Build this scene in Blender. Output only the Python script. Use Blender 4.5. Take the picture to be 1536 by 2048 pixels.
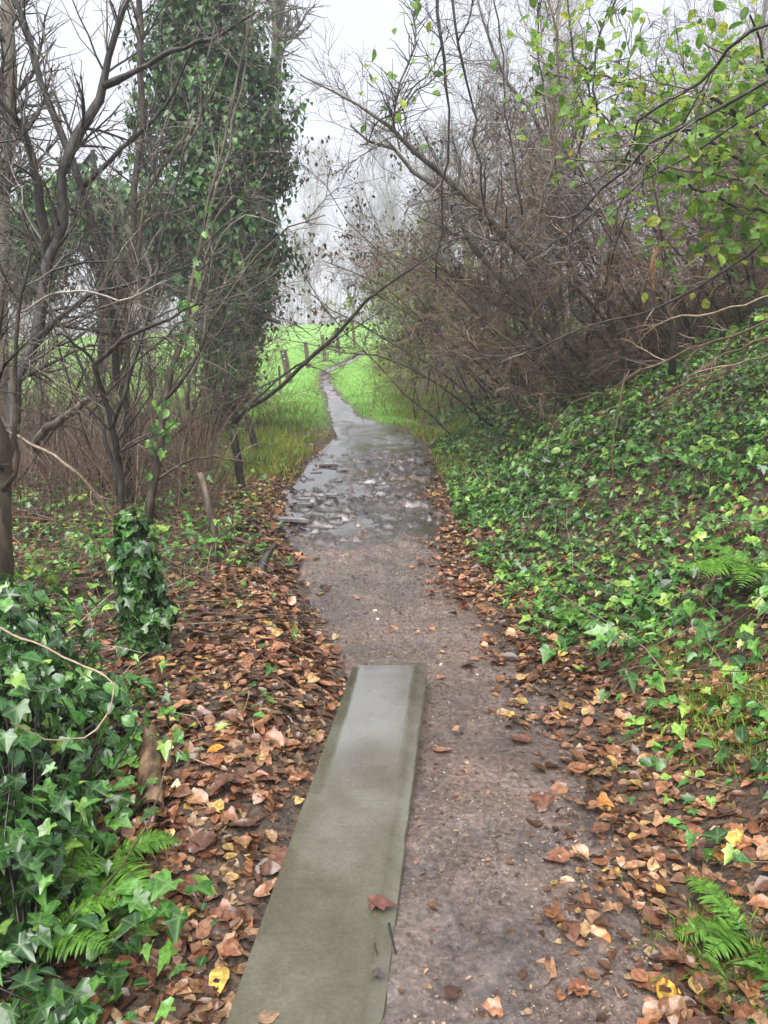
import bpy, math, random
import numpy as np
from mathutils import Matrix, Vector

for o in list(bpy.data.objects):
    bpy.data.objects.remove(o)
sc = bpy.context.scene
COL = sc.collection
RAD = math.radians

# ------------------------------------------------------------------ camera, sky, sun, exposure
CAM_H, PITCH, FPX = 1.5, RAD(12.6), 1538.0
cam_d = bpy.data.cameras.new('camera')
cam = bpy.data.objects.new('camera', cam_d)
COL.objects.link(cam)
cam.location = (0, 0, CAM_H)
cam.rotation_euler = (RAD(90) - PITCH, 0, 0)
cam_d.sensor_fit = 'VERTICAL'
cam_d.sensor_height = 34.6
cam_d.sensor_width = 34.6
cam_d.lens = 34.6 * FPX / 2048
cam_d.clip_start = 0.02
cam_d.clip_end = 2000
sc.camera = cam

SUN_EL, SUN_AZ = RAD(62), RAD(200)
world = bpy.data.worlds.new('World')
sc.world = world
world.use_nodes = True
nt = world.node_tree
nt.nodes.clear()
wo = nt.nodes.new('ShaderNodeOutputWorld')
bg = nt.nodes.new('ShaderNodeBackground')
sky = nt.nodes.new('ShaderNodeTexSky')
sky.sky_type = 'NISHITA'
sky.sun_disc = False
sky.sun_elevation = SUN_EL
sky.sun_rotation = SUN_AZ
sky.air_density = 1.0
sky.dust_density = 6.0
hs = nt.nodes.new('ShaderNodeHueSaturation')
hs.inputs['Saturation'].default_value = 0.25
mx = nt.nodes.new('ShaderNodeMix')
mx.data_type = 'RGBA'
mx.inputs['Factor'].default_value = 0.82
mx.inputs['B'].default_value = (4.3, 4.55, 5.1, 1)      # even cloud deck
nt.links.new(sky.outputs[0], hs.inputs['Color'])
nt.links.new(hs.outputs[0], mx.inputs['A'])
nt.links.new(mx.outputs['Result'], bg.inputs['Color'])
bg.inputs['Strength'].default_value = 0.05
nt.links.new(bg.outputs[0], wo.inputs[0])

sun_d = bpy.data.lights.new('sun', 'SUN')
sun_d.energy = 1.5
sun_d.angle = RAD(60)
sun_d.color = (1.0, 0.97, 0.93)
sun = bpy.data.objects.new('sun', sun_d)
COL.objects.link(sun)
_sd = Vector((math.sin(SUN_AZ) * math.cos(SUN_EL), math.cos(SUN_AZ) * math.cos(SUN_EL), math.sin(SUN_EL)))
sun.rotation_euler = (-_sd).to_track_quat('-Z', 'Y').to_euler()
sun.location = (0, 0, 30)

vs = sc.view_settings
vs.view_transform = 'Standard'
vs.look = 'None'
vs.exposure = 2.3
vs.gamma = 1.0
vs.use_curve_mapping = False
sc.render.engine = 'CYCLES'
cy = sc.cycles
cy.use_denoising = True
cy.use_adaptive_sampling = True
cy.adaptive_threshold = 0.025
cy.max_bounces = 6
cy.diffuse_bounces = 3
cy.glossy_bounces = 3
cy.transmission_bounces = 3
cy.transparent_max_bounces = 4
cy.volume_bounces = 0
cy.caustics_reflective = False
cy.caustics_refractive = False

# ------------------------------------------------------------------ helpers: pixels, noise, terrain
RNG = np.random.default_rng(7)
SP, CP = math.sin(PITCH), math.cos(PITCH)


def ray(u, v):
    r, up = (u - 768) / FPX, -(v - 1024) / FPX
    return np.array([r, CP + up * SP, -SP + up * CP])


def at(u, v, d):
    """the point seen at photo pixel u,v that stands d metres ahead"""
    q = ray(u, v)
    return np.array([0, 0, CAM_H]) + q * (d / q[1])


def project(p):
    p = np.atleast_2d(p) - np.array([0, 0, CAM_H])
    dep = p[:, 1] * CP - p[:, 2] * SP
    up = p[:, 1] * SP + p[:, 2] * CP
    dd = np.where(dep > 0.05, dep, 0.05)
    return 768 + FPX * p[:, 0] / dd, 1024 - FPX * up / dd, dep


def sstep(a, b, x):
    t = np.clip((np.asarray(x, float) - a) / (b - a), 0, 1)
    return t * t * (3 - 2 * t)


def _hash(ix, iy, seed):
    n = (ix.astype(np.int64) * 374761393 + iy.astype(np.int64) * 668265263 + seed * 974711) & 0xFFFFFFFF
    n = ((n ^ (n >> 13)) * 1274126177) & 0xFFFFFFFF
    return ((n ^ (n >> 16)) & 0xFFFFFF) / float(0xFFFFFF)


def vnoise(x, y, seed=0):
    x, y = np.asarray(x, float), np.asarray(y, float)
    ix, iy = np.floor(x), np.floor(y)
    fx, fy = x - ix, y - iy
    fx, fy = fx * fx * (3 - 2 * fx), fy * fy * (3 - 2 * fy)
    a, b = _hash(ix, iy, seed), _hash(ix + 1, iy, seed)
    c, d = _hash(ix, iy + 1, seed), _hash(ix + 1, iy + 1, seed)
    return (a * (1 - fx) + b * fx) * (1 - fy) + (c * (1 - fx) + d * fx) * fy


def fbm(x, y, seed=0, oct=4):
    s, a, t = 0, 0.5, 0
    for k in range(oct):
        s = s + a * vnoise(x * 2 ** k + 17 * k, y * 2 ** k - 9 * k, seed + k)
        t += a
        a *= 0.5
    return s / t


PY = np.array([-10, 0, 1.4, 3.3, 5.3, 8, 10, 12.3, 15, 17.2, 20, 23, 25, 27, 30, 34, 45, 400.])
PL = np.array([-.40, -.36, -.29, -.17, -.62, -1.08, -1.0, -.76, -1.12, -1.32, -1.70, -1.92, -1.82, -1.48, -1.1, -.8, 0, 3])
PR = np.array([.60, .60, .66, .82, .50, .55, .62, .56, -.42, -.82, -1.28, -1.58, -1.36, -1.04, -.75, -.5, .3, 3.3])
ZY = np.array([-10, 0, 1.4, 2.2, 2.8, 3.4, 4.5, 6, 8, 10, 11.2, 13.0, 15, 17.2, 20, 23, 25, 28, 32, 40, 50, 56, 66, 85, 120, 1000.])
ZZ = np.array([-.012, -.012, -.014, -.035, -.08, -.135, -.175, -.20, -.17, -.09, -.035, -.02, .08, .21, .38, .58, .66, .82, 1.10, 1.85, 2.7, 2.8, 2.5, 1.5, .2, 0])


def xl(y): return np.interp(y, PY, PL)
def xr(y): return np.interp(y, PY, PR)
def prof(y): return (np.interp(y, ZY, ZZ) + np.interp(y - .5, ZY, ZZ) + np.interp(y + .5, ZY, ZZ)) / 3


FOOT_Y = [-10, 1, 2.5, 4, 6, 9, 14, 20, 26, 34, 60, 400]
FOOT_X = [.85, .85, .92, 1.0, .78, .78, .95, .45, .15, .1, 1.5, 8]
HM_Y = [-10, 0, 11, 14, 17, 21, 28, 40, 400]
HM_H = [5.0, 5.0, 4.6, 3.2, 2.0, 1.2, .6, .25, 0]


def smooth_h(x, y):
    x, y = np.asarray(x, float), np.asarray(y, float)
    z = prof(y)
    t = np.maximum(x - np.interp(y, FOOT_Y, FOOT_X), 0)
    hm = np.interp(y, HM_Y, HM_H) + 1e-4
    z = z + hm * (1 - np.exp(-.74 * t * t / (t + .35) / hm))
    tl = np.maximum(xl(y) - x, 0)
    near = 1 - sstep(4, 11, y)
    z = z + near * (.115 * sstep(0, .35, tl) * sstep(1.5, 3.2, y) + .012 * sstep(0, .1, tl))
    z = z + np.minimum(tl, 30) * -.05 * sstep(16, 32, y)
    z = z - .20 * sstep(.1, .8, tl) * np.exp(-((y - 20.5) / 3.2) ** 2)
    return z


def ground_h(x, y):
    x, y = np.asarray(x, float), np.asarray(y, float)
    inp = sstep(-.05, .25, np.minimum(x - xl(y), xr(y) - x))
    rough = .05 * (fbm(x * 1.3, y * 1.3, 3) - .5) + .03 * (fbm(x * 6, y * 6, 9, 3) - .5)
    return smooth_h(x, y) + rough * (1 - inp) * np.where(y < 16, 1, .5) - .05 * inp


def path_h(x, y):
    mud = sstep(5.6, 7.2, y) * (1 - sstep(10.4, 11.6, y))
    wet = sstep(10.6, 11.4, y) * (1 - sstep(14, 16, y))
    a = .016 + .035 * mud + .012 * wet
    n = fbm(x * 8, y * 6, 21, 4) - .5
    hoof = fbm(x * 13 + 2 * n, y * 10, 31, 3) - .5
    pit = sstep(.40, .62, fbm(x * 2.1 + 7, y * 1.6, 51, 3))
    d = a * 1.9 * n + (.016 + mud * (.035 + .09 * pit)) * hoof * 1.3 + .006 * (fbm(x * 24, y * 24, 41, 3) - .5) * 2
    tread = -.03 * np.exp(-((x - (.5 * xl(y) + .5 * xr(y))) / .35) ** 2) * sstep(3.5, 6, y)
    return smooth_h(x, y) + d + tread


def surf_h(x, y):
    e = np.minimum(x - xl(y), xr(y) - x)
    return np.where(e > 0, np.maximum(ground_h(x, y), path_h(x, y)), ground_h(x, y))


def surf_n(x, y, e=.06):
    gx = (smooth_h(x + e, y) - smooth_h(x - e, y)) / (2 * e)
    gy = (smooth_h(x, y + e) - smooth_h(x, y - e)) / (2 * e)
    n = np.stack([-gx, -gy, np.ones_like(gx)], -1)
    return n / np.linalg.norm(n, axis=-1, keepdims=True)


def gp(u, v):
    """where the sight line of photo pixel u,v meets the ground"""
    q = ray(u, v)
    prev = 0.3
    for t in np.arange(.4, 90, .05):
        p = np.array([0, 0, CAM_H]) + q * t
        if p[2] < float(surf_h(p[0], p[1])):
            return p
        prev = t
    return np.array([0, 0, CAM_H]) + q * 40


def nrm(v):
    return v / np.maximum(np.linalg.norm(v, axis=-1, keepdims=True), 1e-9)


# ------------------------------------------------------------------ helpers: meshes and objects
class Geo:
    def __init__(s):
        s.v, s.f, s.r, s.w, s.n = [], [], [], [], 0

    def add(s, v, f, r=None, w=None):
        v = np.asarray(v, float).reshape(-1, 3)
        s.v.append(v)
        s.f.append(np.asarray(f, np.int64) + s.n)
        s.r.append(np.zeros(len(v)) if r is None else np.broadcast_to(np.asarray(r, float), (len(v),)))
        s.w.append(np.zeros(len(v)) if w is None else np.asarray(w, float))
        s.n += len(v)
        return s

    def tubes(s, P, R, S=4, r=None, cap=False):
        P, R = np.asarray(P, float), np.asarray(R, float)
        if P.ndim == 2:
            P, R = P[None], R[None]
        N, K, _ = P.shape
        T = nrm(np.gradient(P, axis=1))
        ch = nrm(P[:, -1] - P[:, 0])
        ref = np.where(np.abs(ch[:, 2:3]) < .75, np.array([[0, 0, 1.]]), np.array([[1., 0, 0]]))
        A = nrm(np.cross(T, ref[:, None, :]))
        B = np.cross(T, A)
        th = np.arange(S) * 2 * math.pi / S
        ring = P[:, :, None] + R[:, :, None, None] * (np.cos(th)[None, None, :, None] * A[:, :, None] + np.sin(th)[None, None, :, None] * B[:, :, None])
        i = np.arange(N * K * S).reshape(N, K, S)
        a, b = i[:, :-1], i[:, 1:]
        f = np.stack([a, np.roll(a, -1, 2), np.roll(b, -1, 2), b], -1).reshape(-1, 4)
        rr = None if r is None else np.repeat(np.asarray(r), K * S)
        base = s.n
        s.add(ring.reshape(-1, 3), f, rr)
        if cap:
            for n in range(N):
                c0, c1 = ring[n, 0].mean(0), ring[n, -1].mean(0)
                j = s.n
                s.add([c0, c1], np.zeros((0, 3), int))
                q = np.arange(S)
                s.f.append(np.stack([np.full(S, j), base + i[n, 0, (q + 1) % S], base + i[n, 0, q]], 1))
                s.f.append(np.stack([np.full(S, j + 1), base + i[n, -1, q], base + i[n, -1, (q + 1) % S]], 1))
        return s

    def inst(s, tv, tf, pos, X, Y, Z, sc_, rnd, w=None):
        """copies of a small template placed at pos with axes X,Y,Z"""
        tv = np.asarray(tv, float)
        N, m = len(pos), len(tv)
        sc_ = np.broadcast_to(np.asarray(sc_, float), (N,))
        V = pos[:, None] + sc_[:, None, None] * (tv[None, :, 0:1] * X[:, None] + tv[None, :, 1:2] * Y[:, None] + tv[None, :, 2:3] * Z[:, None])
        F = (np.asarray(tf)[None] + (np.arange(N) * m)[:, None, None]).reshape(-1, np.asarray(tf).shape[1])
        return s.add(V.reshape(-1, 3), F, np.repeat(rnd, m), None if w is None else np.tile(w, N))

    def mesh(s, name, off=None, smooth=True):
        V = np.concatenate(s.v) if s.v else np.zeros((0, 3))
        if off is not None:
            V = V - np.asarray(off)
        me = bpy.data.meshes.new(name)
        me.vertices.add(len(V))
        me.vertices.foreach_set('co', V.astype(np.float32).ravel())
        idx = np.concatenate([f.ravel() for f in s.f])
        tot = np.concatenate([np.full(len(f), f.shape[1]) for f in s.f])
        start = np.concatenate([[0], np.cumsum(tot)[:-1]])
        me.loops.add(len(idx))
        me.loops.foreach_set('vertex_index', idx.astype(np.int32))
        me.polygons.add(len(tot))
        me.polygons.foreach_set('loop_start', start.astype(np.int32))
        me.update(calc_edges=True)
        me.polygons.foreach_set('use_smooth', np.full(len(tot), smooth, bool))
        at_ = me.attributes.new('rnd', 'FLOAT', 'POINT')
        at_.data.foreach_set('value', np.concatenate(s.r).astype(np.float32))
        wv = np.concatenate(s.w)
        if wv.any():
            me.attributes.new('vein', 'FLOAT', 'POINT').data.foreach_set('value', wv.astype(np.float32))
        return me


def obj(name, geo, material, parent=None, smooth=True, kind=None):
    off = np.array(parent_world(parent)) if parent else None
    me = geo if isinstance(geo, bpy.types.Mesh) else geo.mesh(name, off, smooth)
    o = bpy.data.objects.new(name, me)
    COL.objects.link(o)
    if material and not me.materials:
        me.materials.append(material)
    if parent:
        o.parent = parent
    if kind:
        o['kind'] = kind
    return o


def parent_world(p):
    v = np.array(p.location)
    while p.parent:
        p = p.parent
        v = v + np.array(p.location)
    return v


def thing(name, label, cat, loc, group=None):
    o = bpy.data.objects.new(name, None)
    o.empty_display_size = .2
    COL.objects.link(o)
    o.location = [float(q) for q in loc]
    return tag(o, label, cat, group)


def tag(o, label=None, cat=None, group=None, kind=None):
    for k, v in (('label', label), ('category', cat), ('group', group), ('kind', kind)):
        if v:
            o[k] = v
    return o


def axes(n, tip):
    """leaf frames: Z along the normal, Y toward the tip"""
    Y = nrm(tip - (tip * n).sum(-1, keepdims=True) * n)
    return np.cross(Y, n), Y, n


def place(o, pos, X, Y, Z, s, parent=None):
    off = parent_world(parent) if parent else np.zeros(3)
    m = Matrix([[X[0] * s, Y[0] * s, Z[0] * s, pos[0] - off[0]], [X[1] * s, Y[1] * s, Z[1] * s, pos[1] - off[1]],
                [X[2] * s, Y[2] * s, Z[2] * s, pos[2] - off[2]], [0, 0, 0, 1]])
    o.matrix_basis = m
    return o


def spline(pts, K, wob=0, rng=RNG):
    """a smooth curve through the points, resampled to K points"""
    p = np.asarray(pts, float)
    if len(p) == 2:
        p = np.array([p[0], (p[0] + p[1]) / 2, p[1]])
    q = np.vstack([2 * p[0] - p[1], p, 2 * p[-1] - p[-2]])
    seg = np.linalg.norm(np.diff(p[:, :3], axis=0), axis=1)
    cum = np.concatenate([[0], np.cumsum(seg)])
    t = np.linspace(0, cum[-1], K)
    i = np.clip(np.searchsorted(cum, t, 'right') - 1, 0, len(p) - 2)
    w = ((t - cum[i]) / np.maximum(seg[i], 1e-9))[:, None]
    a, b, c, d = q[i], q[i + 1], q[i + 2], q[i + 3]
    r = .5 * (2 * b + (c - a) * w + (2 * a - 5 * b + 4 * c - d) * w ** 2 + (3 * b - a - 3 * c + d) * w ** 3)
    if wob:
        n = rng.normal(0, wob, r.shape)
        n[0] = n[-1] = 0
        n[:, 3:] = 0
        r = r + n
    return r


def grow(rng, P, R, n, t=(.2, 1), L=(.3, .6), ang=(25, 60), K=4, trop=(0, 0, .2), wob=.25, rf=.6, rmin=.0012, tip=.35, fall=.5):
    N, Kp, _ = P.shape
    ln = np.linalg.norm(np.diff(P, axis=1), axis=2).sum(1)
    idx = rng.choice(N, n, p=ln / ln.sum())
    tt = rng.uniform(t[0], t[1], n)
    f = np.clip(tt * (Kp - 1), 0, Kp - 1.001)
    i = f.astype(int)
    w = (f - i)[:, None]
    st = P[idx, i] * (1 - w) + P[idx, i + 1] * w
    pr = R[idx, i] * (1 - w[:, 0]) + R[idx, i + 1] * w[:, 0]
    tg = nrm(P[idx, i + 1] - P[idx, i])
    v = rng.normal(size=(n, 3))
    v = nrm(v - (v * tg).sum(1, keepdims=True) * tg)
    a = np.radians(rng.uniform(ang[0], ang[1], n))[:, None]
    d = np.cos(a) * tg + np.sin(a) * v
    ll = rng.uniform(L[0], L[1], n) * (1 - fall * tt)
    out = np.zeros((n, K, 3))
    out[:, 0] = st
    tr = np.asarray(trop, float)
    for k in range(1, K):
        d = nrm(d + wob * rng.normal(size=(n, 3)) + tr / (K - 1))
        out[:, k] = out[:, k - 1] + d * (ll / (K - 1))[:, None]
    r0 = np.maximum(pr * rf, rmin)
    return out, r0[:, None] * np.linspace(1, tip, K)[None]


# ------------------------------------------------------------------ materials
def newmat(name):
    m = bpy.data.materials.new(name)
    m.use_nodes = True
    n = m.node_tree
    b = n.nodes['Principled BSDF']
    return m, n, b, n.links.new


def N(n, t, **kw):
    x = n.nodes.new(t)
    for k, v in kw.items():
        if k in x.inputs.keys():
            x.inputs[k].default_value = v
        else:
            setattr(x, k, v)
    return x


def ramp(n, stops, interp='LINEAR'):
    r = n.nodes.new('ShaderNodeValToRGB')
    r.color_ramp.interpolation = interp
    e = r.color_ramp.elements
    while len(e) < len(stops):
        e.new(.5)
    for k, (p, c) in enumerate(stops):
        e[k].position = p
        e[k].color = (*c, 1) if len(c) == 3 else c
    return r


def noise(n, scale, detail=4, rough=.6, vec=None, dist=0):
    x = N(n, 'ShaderNodeTexNoise', Scale=scale, Detail=detail, Roughness=rough, Distortion=dist)
    if vec is None:
        g = n.nodes.new('ShaderNodeNewGeometry')
        vec = g.outputs['Position']
    n.links.new(vec, x.inputs['Vector'])
    return x


def leaf_mat(name, stops, rough=.35, trans=.25, spec=.5, own=False, mottled=.35, vein=.45, vcol=(.26, .38, .16), patch=((.72, .74, .62), (1.35, 1.25, 1.05))):
    """leaf colours vary from leaf to leaf; own=True takes the object's own colour"""
    m, n, b, L = newmat(name)
    if own:
        oi = n.nodes.new('ShaderNodeObjectInfo')
        col = oi.outputs['Color']
    else:
        a = N(n, 'ShaderNodeAttribute', attribute_name='rnd')
        oi = n.nodes.new('ShaderNodeObjectInfo')
        ad = N(n, 'ShaderNodeMath', operation='ADD')
        L(a.outputs['Fac'], ad.inputs[0])
        L(oi.outputs['Random'], ad.inputs[1])
        fr = N(n, 'ShaderNodeMath', operation='FRACT')
        L(ad.outputs[0], fr.inputs[0])
        r = ramp(n, stops)
        L(fr.outputs[0], r.inputs[0])
        col = r.outputs[0]
    ns = noise(n, 55, 3)
    rv = ramp(n, [(.4, (1 - mottled,) * 3), (.6, (1 + mottled,) * 3)])
    L(ns.outputs['Fac'], rv.inputs[0])
    mu = N(n, 'ShaderNodeMix', data_type='RGBA', blend_type='MULTIPLY', Factor=1.0)
    L(col, mu.inputs['A'])
    L(rv.outputs[0], mu.inputs['B'])
    big_ = noise(n, 1.1, 2, .5)
    rb_ = ramp(n, [(.35, patch[0]), (.65, patch[1])])
    L(big_.outputs['Fac'], rb_.inputs[0])
    mu2 = N(n, 'ShaderNodeMix', data_type='RGBA', blend_type='MULTIPLY', Factor=1.0)
    L(mu.outputs['Result'], mu2.inputs['A'])
    L(rb_.outputs[0], mu2.inputs['B'])
    va = N(n, 'ShaderNodeAttribute', attribute_name='vein')
    vp = N(n, 'ShaderNodeMath', operation='POWER')
    L(va.outputs['Fac'], vp.inputs[0])
    vp.inputs[1].default_value = 7.0
    vm = N(n, 'ShaderNodeMath', operation='MULTIPLY')
    L(vp.outputs[0], vm.inputs[0])
    vm.inputs[1].default_value = vein
    mv = N(n, 'ShaderNodeMix', data_type='RGBA')
    mv.inputs['B'].default_value = (*vcol, 1)
    L(vm.outputs[0], mv.inputs['Factor'])
    L(mu2.outputs['Result'], mv.inputs['A'])
    c = mv.outputs['Result']
    L(c, b.inputs['Base Color'])
    b.inputs['Roughness'].default_value = rough
    b.inputs['Specular IOR Level'].default_value = spec
    if trans:
        tr = n.nodes.new('ShaderNodeBsdfTranslucent')
        L(c, tr.inputs['Color'])
        ms = N(n, 'ShaderNodeMixShader', Fac=trans)
        L(b.outputs[0], ms.inputs[1])
        L(tr.outputs[0], ms.inputs[2])
        L(ms.outputs[0], n.nodes['Material Output'].inputs[0])
    return m


def rough_mat(name, stops, scale=8, rough=(.5, .8), bump=.4, bscale=40, bdist=.01, stretch=None, spec=.5, detail=5):
    m, n, b, L = newmat(name)
    g = n.nodes.new('ShaderNodeNewGeometry')
    vec = g.outputs['Position']
    if stretch:
        mp = N(n, 'ShaderNodeVectorMath', operation='MULTIPLY')
        mp.inputs[1].default_value = stretch
        L(vec, mp.inputs[0])
        vec = mp.outputs[0]
    ns = noise(n, scale, detail, .65, vec)
    r = ramp(n, [(.5 + (p_ - .5) * .5, c_) for p_, c_ in stops])
    L(ns.outputs['Fac'], r.inputs[0])
    L(r.outputs[0], b.inputs['Base Color'])
    n2 = noise(n, scale * 1.7 + 3, 3, .6, vec)
    rr = N(n, 'ShaderNodeMapRange')
    rr.inputs['From Min'].default_value = .3
    rr.inputs['From Max'].default_value = .7
    rr.inputs['To Min'].default_value = rough[0]
    rr.inputs['To Max'].default_value = rough[1]
    L(n2.outputs['Fac'], rr.inputs['Value'])
    L(rr.outputs[0], b.inputs['Roughness'])
    b.inputs['Specular IOR Level'].default_value = spec
    if bump:
        n3 = noise(n, bscale, 5, .65, vec)
        bp = N(n, 'ShaderNodeBump', Strength=bump, Distance=bdist)
        L(n3.outputs['Fac'], bp.inputs['Height'])
        L(bp.outputs[0], b.inputs['Normal'])
    return m


M = {}
M['bark_dark'] = rough_mat('bark_dark', [(.3, (.012, .0095, .0075)), (.55, (.032, .026, .02)), (.8, (.08, .068, .052))], 14, (.35, .7), .8, 60, .01, (1, 1, .25))
M['bark_brown'] = rough_mat('bark_brown', [(.3, (.026, .018, .012)), (.55, (.072, .051, .034)), (.8, (.135, .105, .074))], 12, (.45, .8), .8, 50, .01, (1, 1, .25))
M['bark_grey'] = rough_mat('bark_grey', [(.3, (.07, .06, .05)), (.55, (.15, .13, .105)), (.8, (.24, .22, .18))], 10, (.5, .8), .7, 50, .01, (1, 1, .3))
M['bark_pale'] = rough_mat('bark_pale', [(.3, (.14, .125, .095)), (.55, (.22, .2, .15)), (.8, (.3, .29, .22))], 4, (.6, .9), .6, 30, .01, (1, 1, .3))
def twig_mat(name, stops):
    return leaf_mat(name, stops, .3, 0, .6, mottled=.3, vein=0, patch=((.8,) * 3, (1.2,) * 3))


M['twig_dark'] = twig_mat('twig_dark', [(0, (.02, .015, .012)), (.5, (.055, .042, .032)), (.8, (.13, .10, .075)), (.95, (.28, .23, .17)), (1, (.02, .015, .012))])
M['twig_red'] = twig_mat('twig_red', [(0, (.035, .022, .015)), (.4, (.11, .062, .042)), (.75, (.215, .135, .088)), (.95, (.38, .28, .19)), (1, (.035, .022, .015))])
M['twig_grey'] = twig_mat('twig_grey', [(0, (.04, .033, .028)), (.4, (.11, .092, .075)), (.8, (.21, .175, .14)), (.95, (.36, .31, .25)), (1, (.04, .033, .028))])
M['twig_mist_pale'] = twig_mat('twig_mist_pale', [(0, (.16, .145, .13)), (.5, (.25, .225, .2)), (.95, (.34, .31, .28)), (1, (.16, .145, .13))])  # far twigs: mist fading is put into this pale colour
M['twig_tan'] = twig_mat('twig_tan', [(0, (.07, .045, .026)), (.6, (.15, .10, .06)), (.95, (.27, .2, .13)), (1, (.07, .045, .026))])
M['split_wood'] = rough_mat('split_wood', [(.3, (.22, .10, .04)), (.6, (.38, .21, .09)), (.8, (.48, .32, .17))], 30, (.5, .8), .5, 60, .01, (1, 1, .15))
M['ivy'] = leaf_mat('ivy', [(0, (.014, .05, .012)), (.3, (.032, .11, .02)), (.55, (.06, .185, .03)), (.8, (.115, .28, .048)), (.97, (.26, .40, .08)), (1, (.016, .055, .014))], .22, .2, .6)
M['ivy_dark'] = leaf_mat('ivy_dark', [(0, (.010, .036, .010)), (.35, (.022, .078, .017)), (.65, (.042, .13, .026)), (.9, (.08, .21, .042)), (.985, (.2, .32, .07)), (1, (.010, .036, .010))], .2, .15, .65, patch=((.8, .8, .75), (1.2, 1.2, 1.1)))
M['ivy_tree'] = leaf_mat('ivy_tree', [(0, (.016, .05, .014)), (.4, (.03, .095, .022)), (.75, (.05, .15, .03)), (.95, (.10, .23, .045)), (1, (.016, .05, .014))], .38, .18, .5)
M['green_leaf'] = leaf_mat('green_leaf', [(0, (.08, .19, .03)), (.4, (.15, .30, .045)), (.75, (.24, .38, .06)), (.95, (.38, .42, .07)), (1, (.08, .19, .03))], .4, .5, .4, vein=.25)
M['yellow_leaf'] = leaf_mat('yellow_leaf', [(0, (.10, .20, .03)), (.5, (.24, .34, .05)), (.85, (.4, .42, .07)), (1, (.10, .20, .03))], .45, .4, .4)
M['litter'] = leaf_mat('litter', [(0, (.04, .018, .012)), (.35, (.095, .042, .025)), (.55, (.18, .078, .043)), (.75, (.29, .14, .085)), (.88, (.38, .225, .145)), (.95, (.44, .3, .10)), (1, (.04, .018, .012))], .2, .1, .6, vein=.35, vcol=(.07, .035, .02))
M['rotten'] = leaf_mat('rotten', [(0, (.05, .026, .018)), (.4, (.11, .055, .034)), (.7, (.19, .105, .065)), (.9, (.30, .2, .13)), (1, (.05, .026, .018))], .3, 0, .5)
M['litter_own'] = leaf_mat('litter_own', None, .24, .1, .6, own=True, vein=.35, vcol=(.07, .035, .02), patch=((.85,) * 3, (1.1,) * 3))
M['dead_leaf'] = leaf_mat('dead_leaf', [(0, (.05, .036, .028)), (.6, (.11, .08, .06)), (1, (.05, .036, .028))], .6, .15, .3)
M['fern'] = leaf_mat('fern', [(0, (.06, .16, .02)), (.5, (.12, .27, .035)), (1, (.06, .16, .02))], .4, .3, .4)
M['grass'] = leaf_mat('grass', [(0, (.11, .28, .035)), (.4, (.165, .37, .046)), (.8, (.23, .45, .065)), (.96, (.36, .42, .12)), (1, (.11, .28, .035))], .5, .3, .3, patch=((.85, .88, .85), (1.12, 1.08, 1.0)))
M['verge'] = leaf_mat('verge', [(0, (.09, .19, .03)), (.35, (.17, .29, .045)), (.65, (.27, .34, .07)), (.85, (.33, .28, .11)), (.95, (.22, .14, .07)), (1, (.09, .19, .03))], .55, .3, .3)
M['moss'] = leaf_mat('moss', [(0, (.10, .2, .02)), (.6, (.2, .34, .04)), (1, (.10, .2, .02))], .6, .3, .3)
M['post'] = rough_mat('post', [(.3, (.06, .045, .035)), (.55, (.13, .095, .07)), (.8, (.2, .16, .12))], 9, (.55, .85), .6, 40, .01, (3, 3, .3))
M['slate'] = rough_mat('slate', [(.3, (.10, .093, .09)), (.6, (.17, .158, .15)), (.8, (.26, .235, .21))], 6, (.1, .25), 0)
M['pebble'] = rough_mat('pebble', [(.3, (.42, .37, .28)), (.7, (.62, .58, .48))], 20, (.4, .6), .2, 60, .004)
M['plastic_white'] = rough_mat('plastic_white', [(.3, (.7, .7, .68)), (.7, (.8, .8, .78))], 20, (.4, .6), 0)

# ground: soil under the trees, turf in the meadow (the two are told apart by the mesh attribute turf)
m, n, b, L = newmat('ground')
s1 = noise(n, 3.0, 8, .7)
s2 = noise(n, 34, 5, .7)
soil = ramp(n, [(.38, (.022, .015, .010)), (.5, (.06, .04, .026)), (.62, (.12, .078, .048))])
L(s2.outputs['Fac'], soil.inputs[0])
tn = noise(n, 1.1, 10, .75)
turf = ramp(n, [(.38, (.135, .295, .048)), (.5, (.165, .345, .055)), (.62, (.2, .38, .068))])
L(tn.outputs['Fac'], turf.inputs[0])
ta = N(n, 'ShaderNodeAttribute', attribute_name='turf')
mxc = N(n, 'ShaderNodeMix', data_type='RGBA')
L(ta.outputs['Fac'], mxc.inputs['Factor'])
L(soil.outputs[0], mxc.inputs['A'])
L(turf.outputs[0], mxc.inputs['B'])
L(mxc.outputs['Result'], b.inputs['Base Color'])
b.inputs['Roughness'].default_value = .65
bp = N(n, 'ShaderNodeBump', Strength=.8, Distance=.03)
L(s2.outputs['Fac'], bp.inputs['Height'])
L(bp.outputs[0], b.inputs['Normal'])
M['ground'] = m

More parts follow.
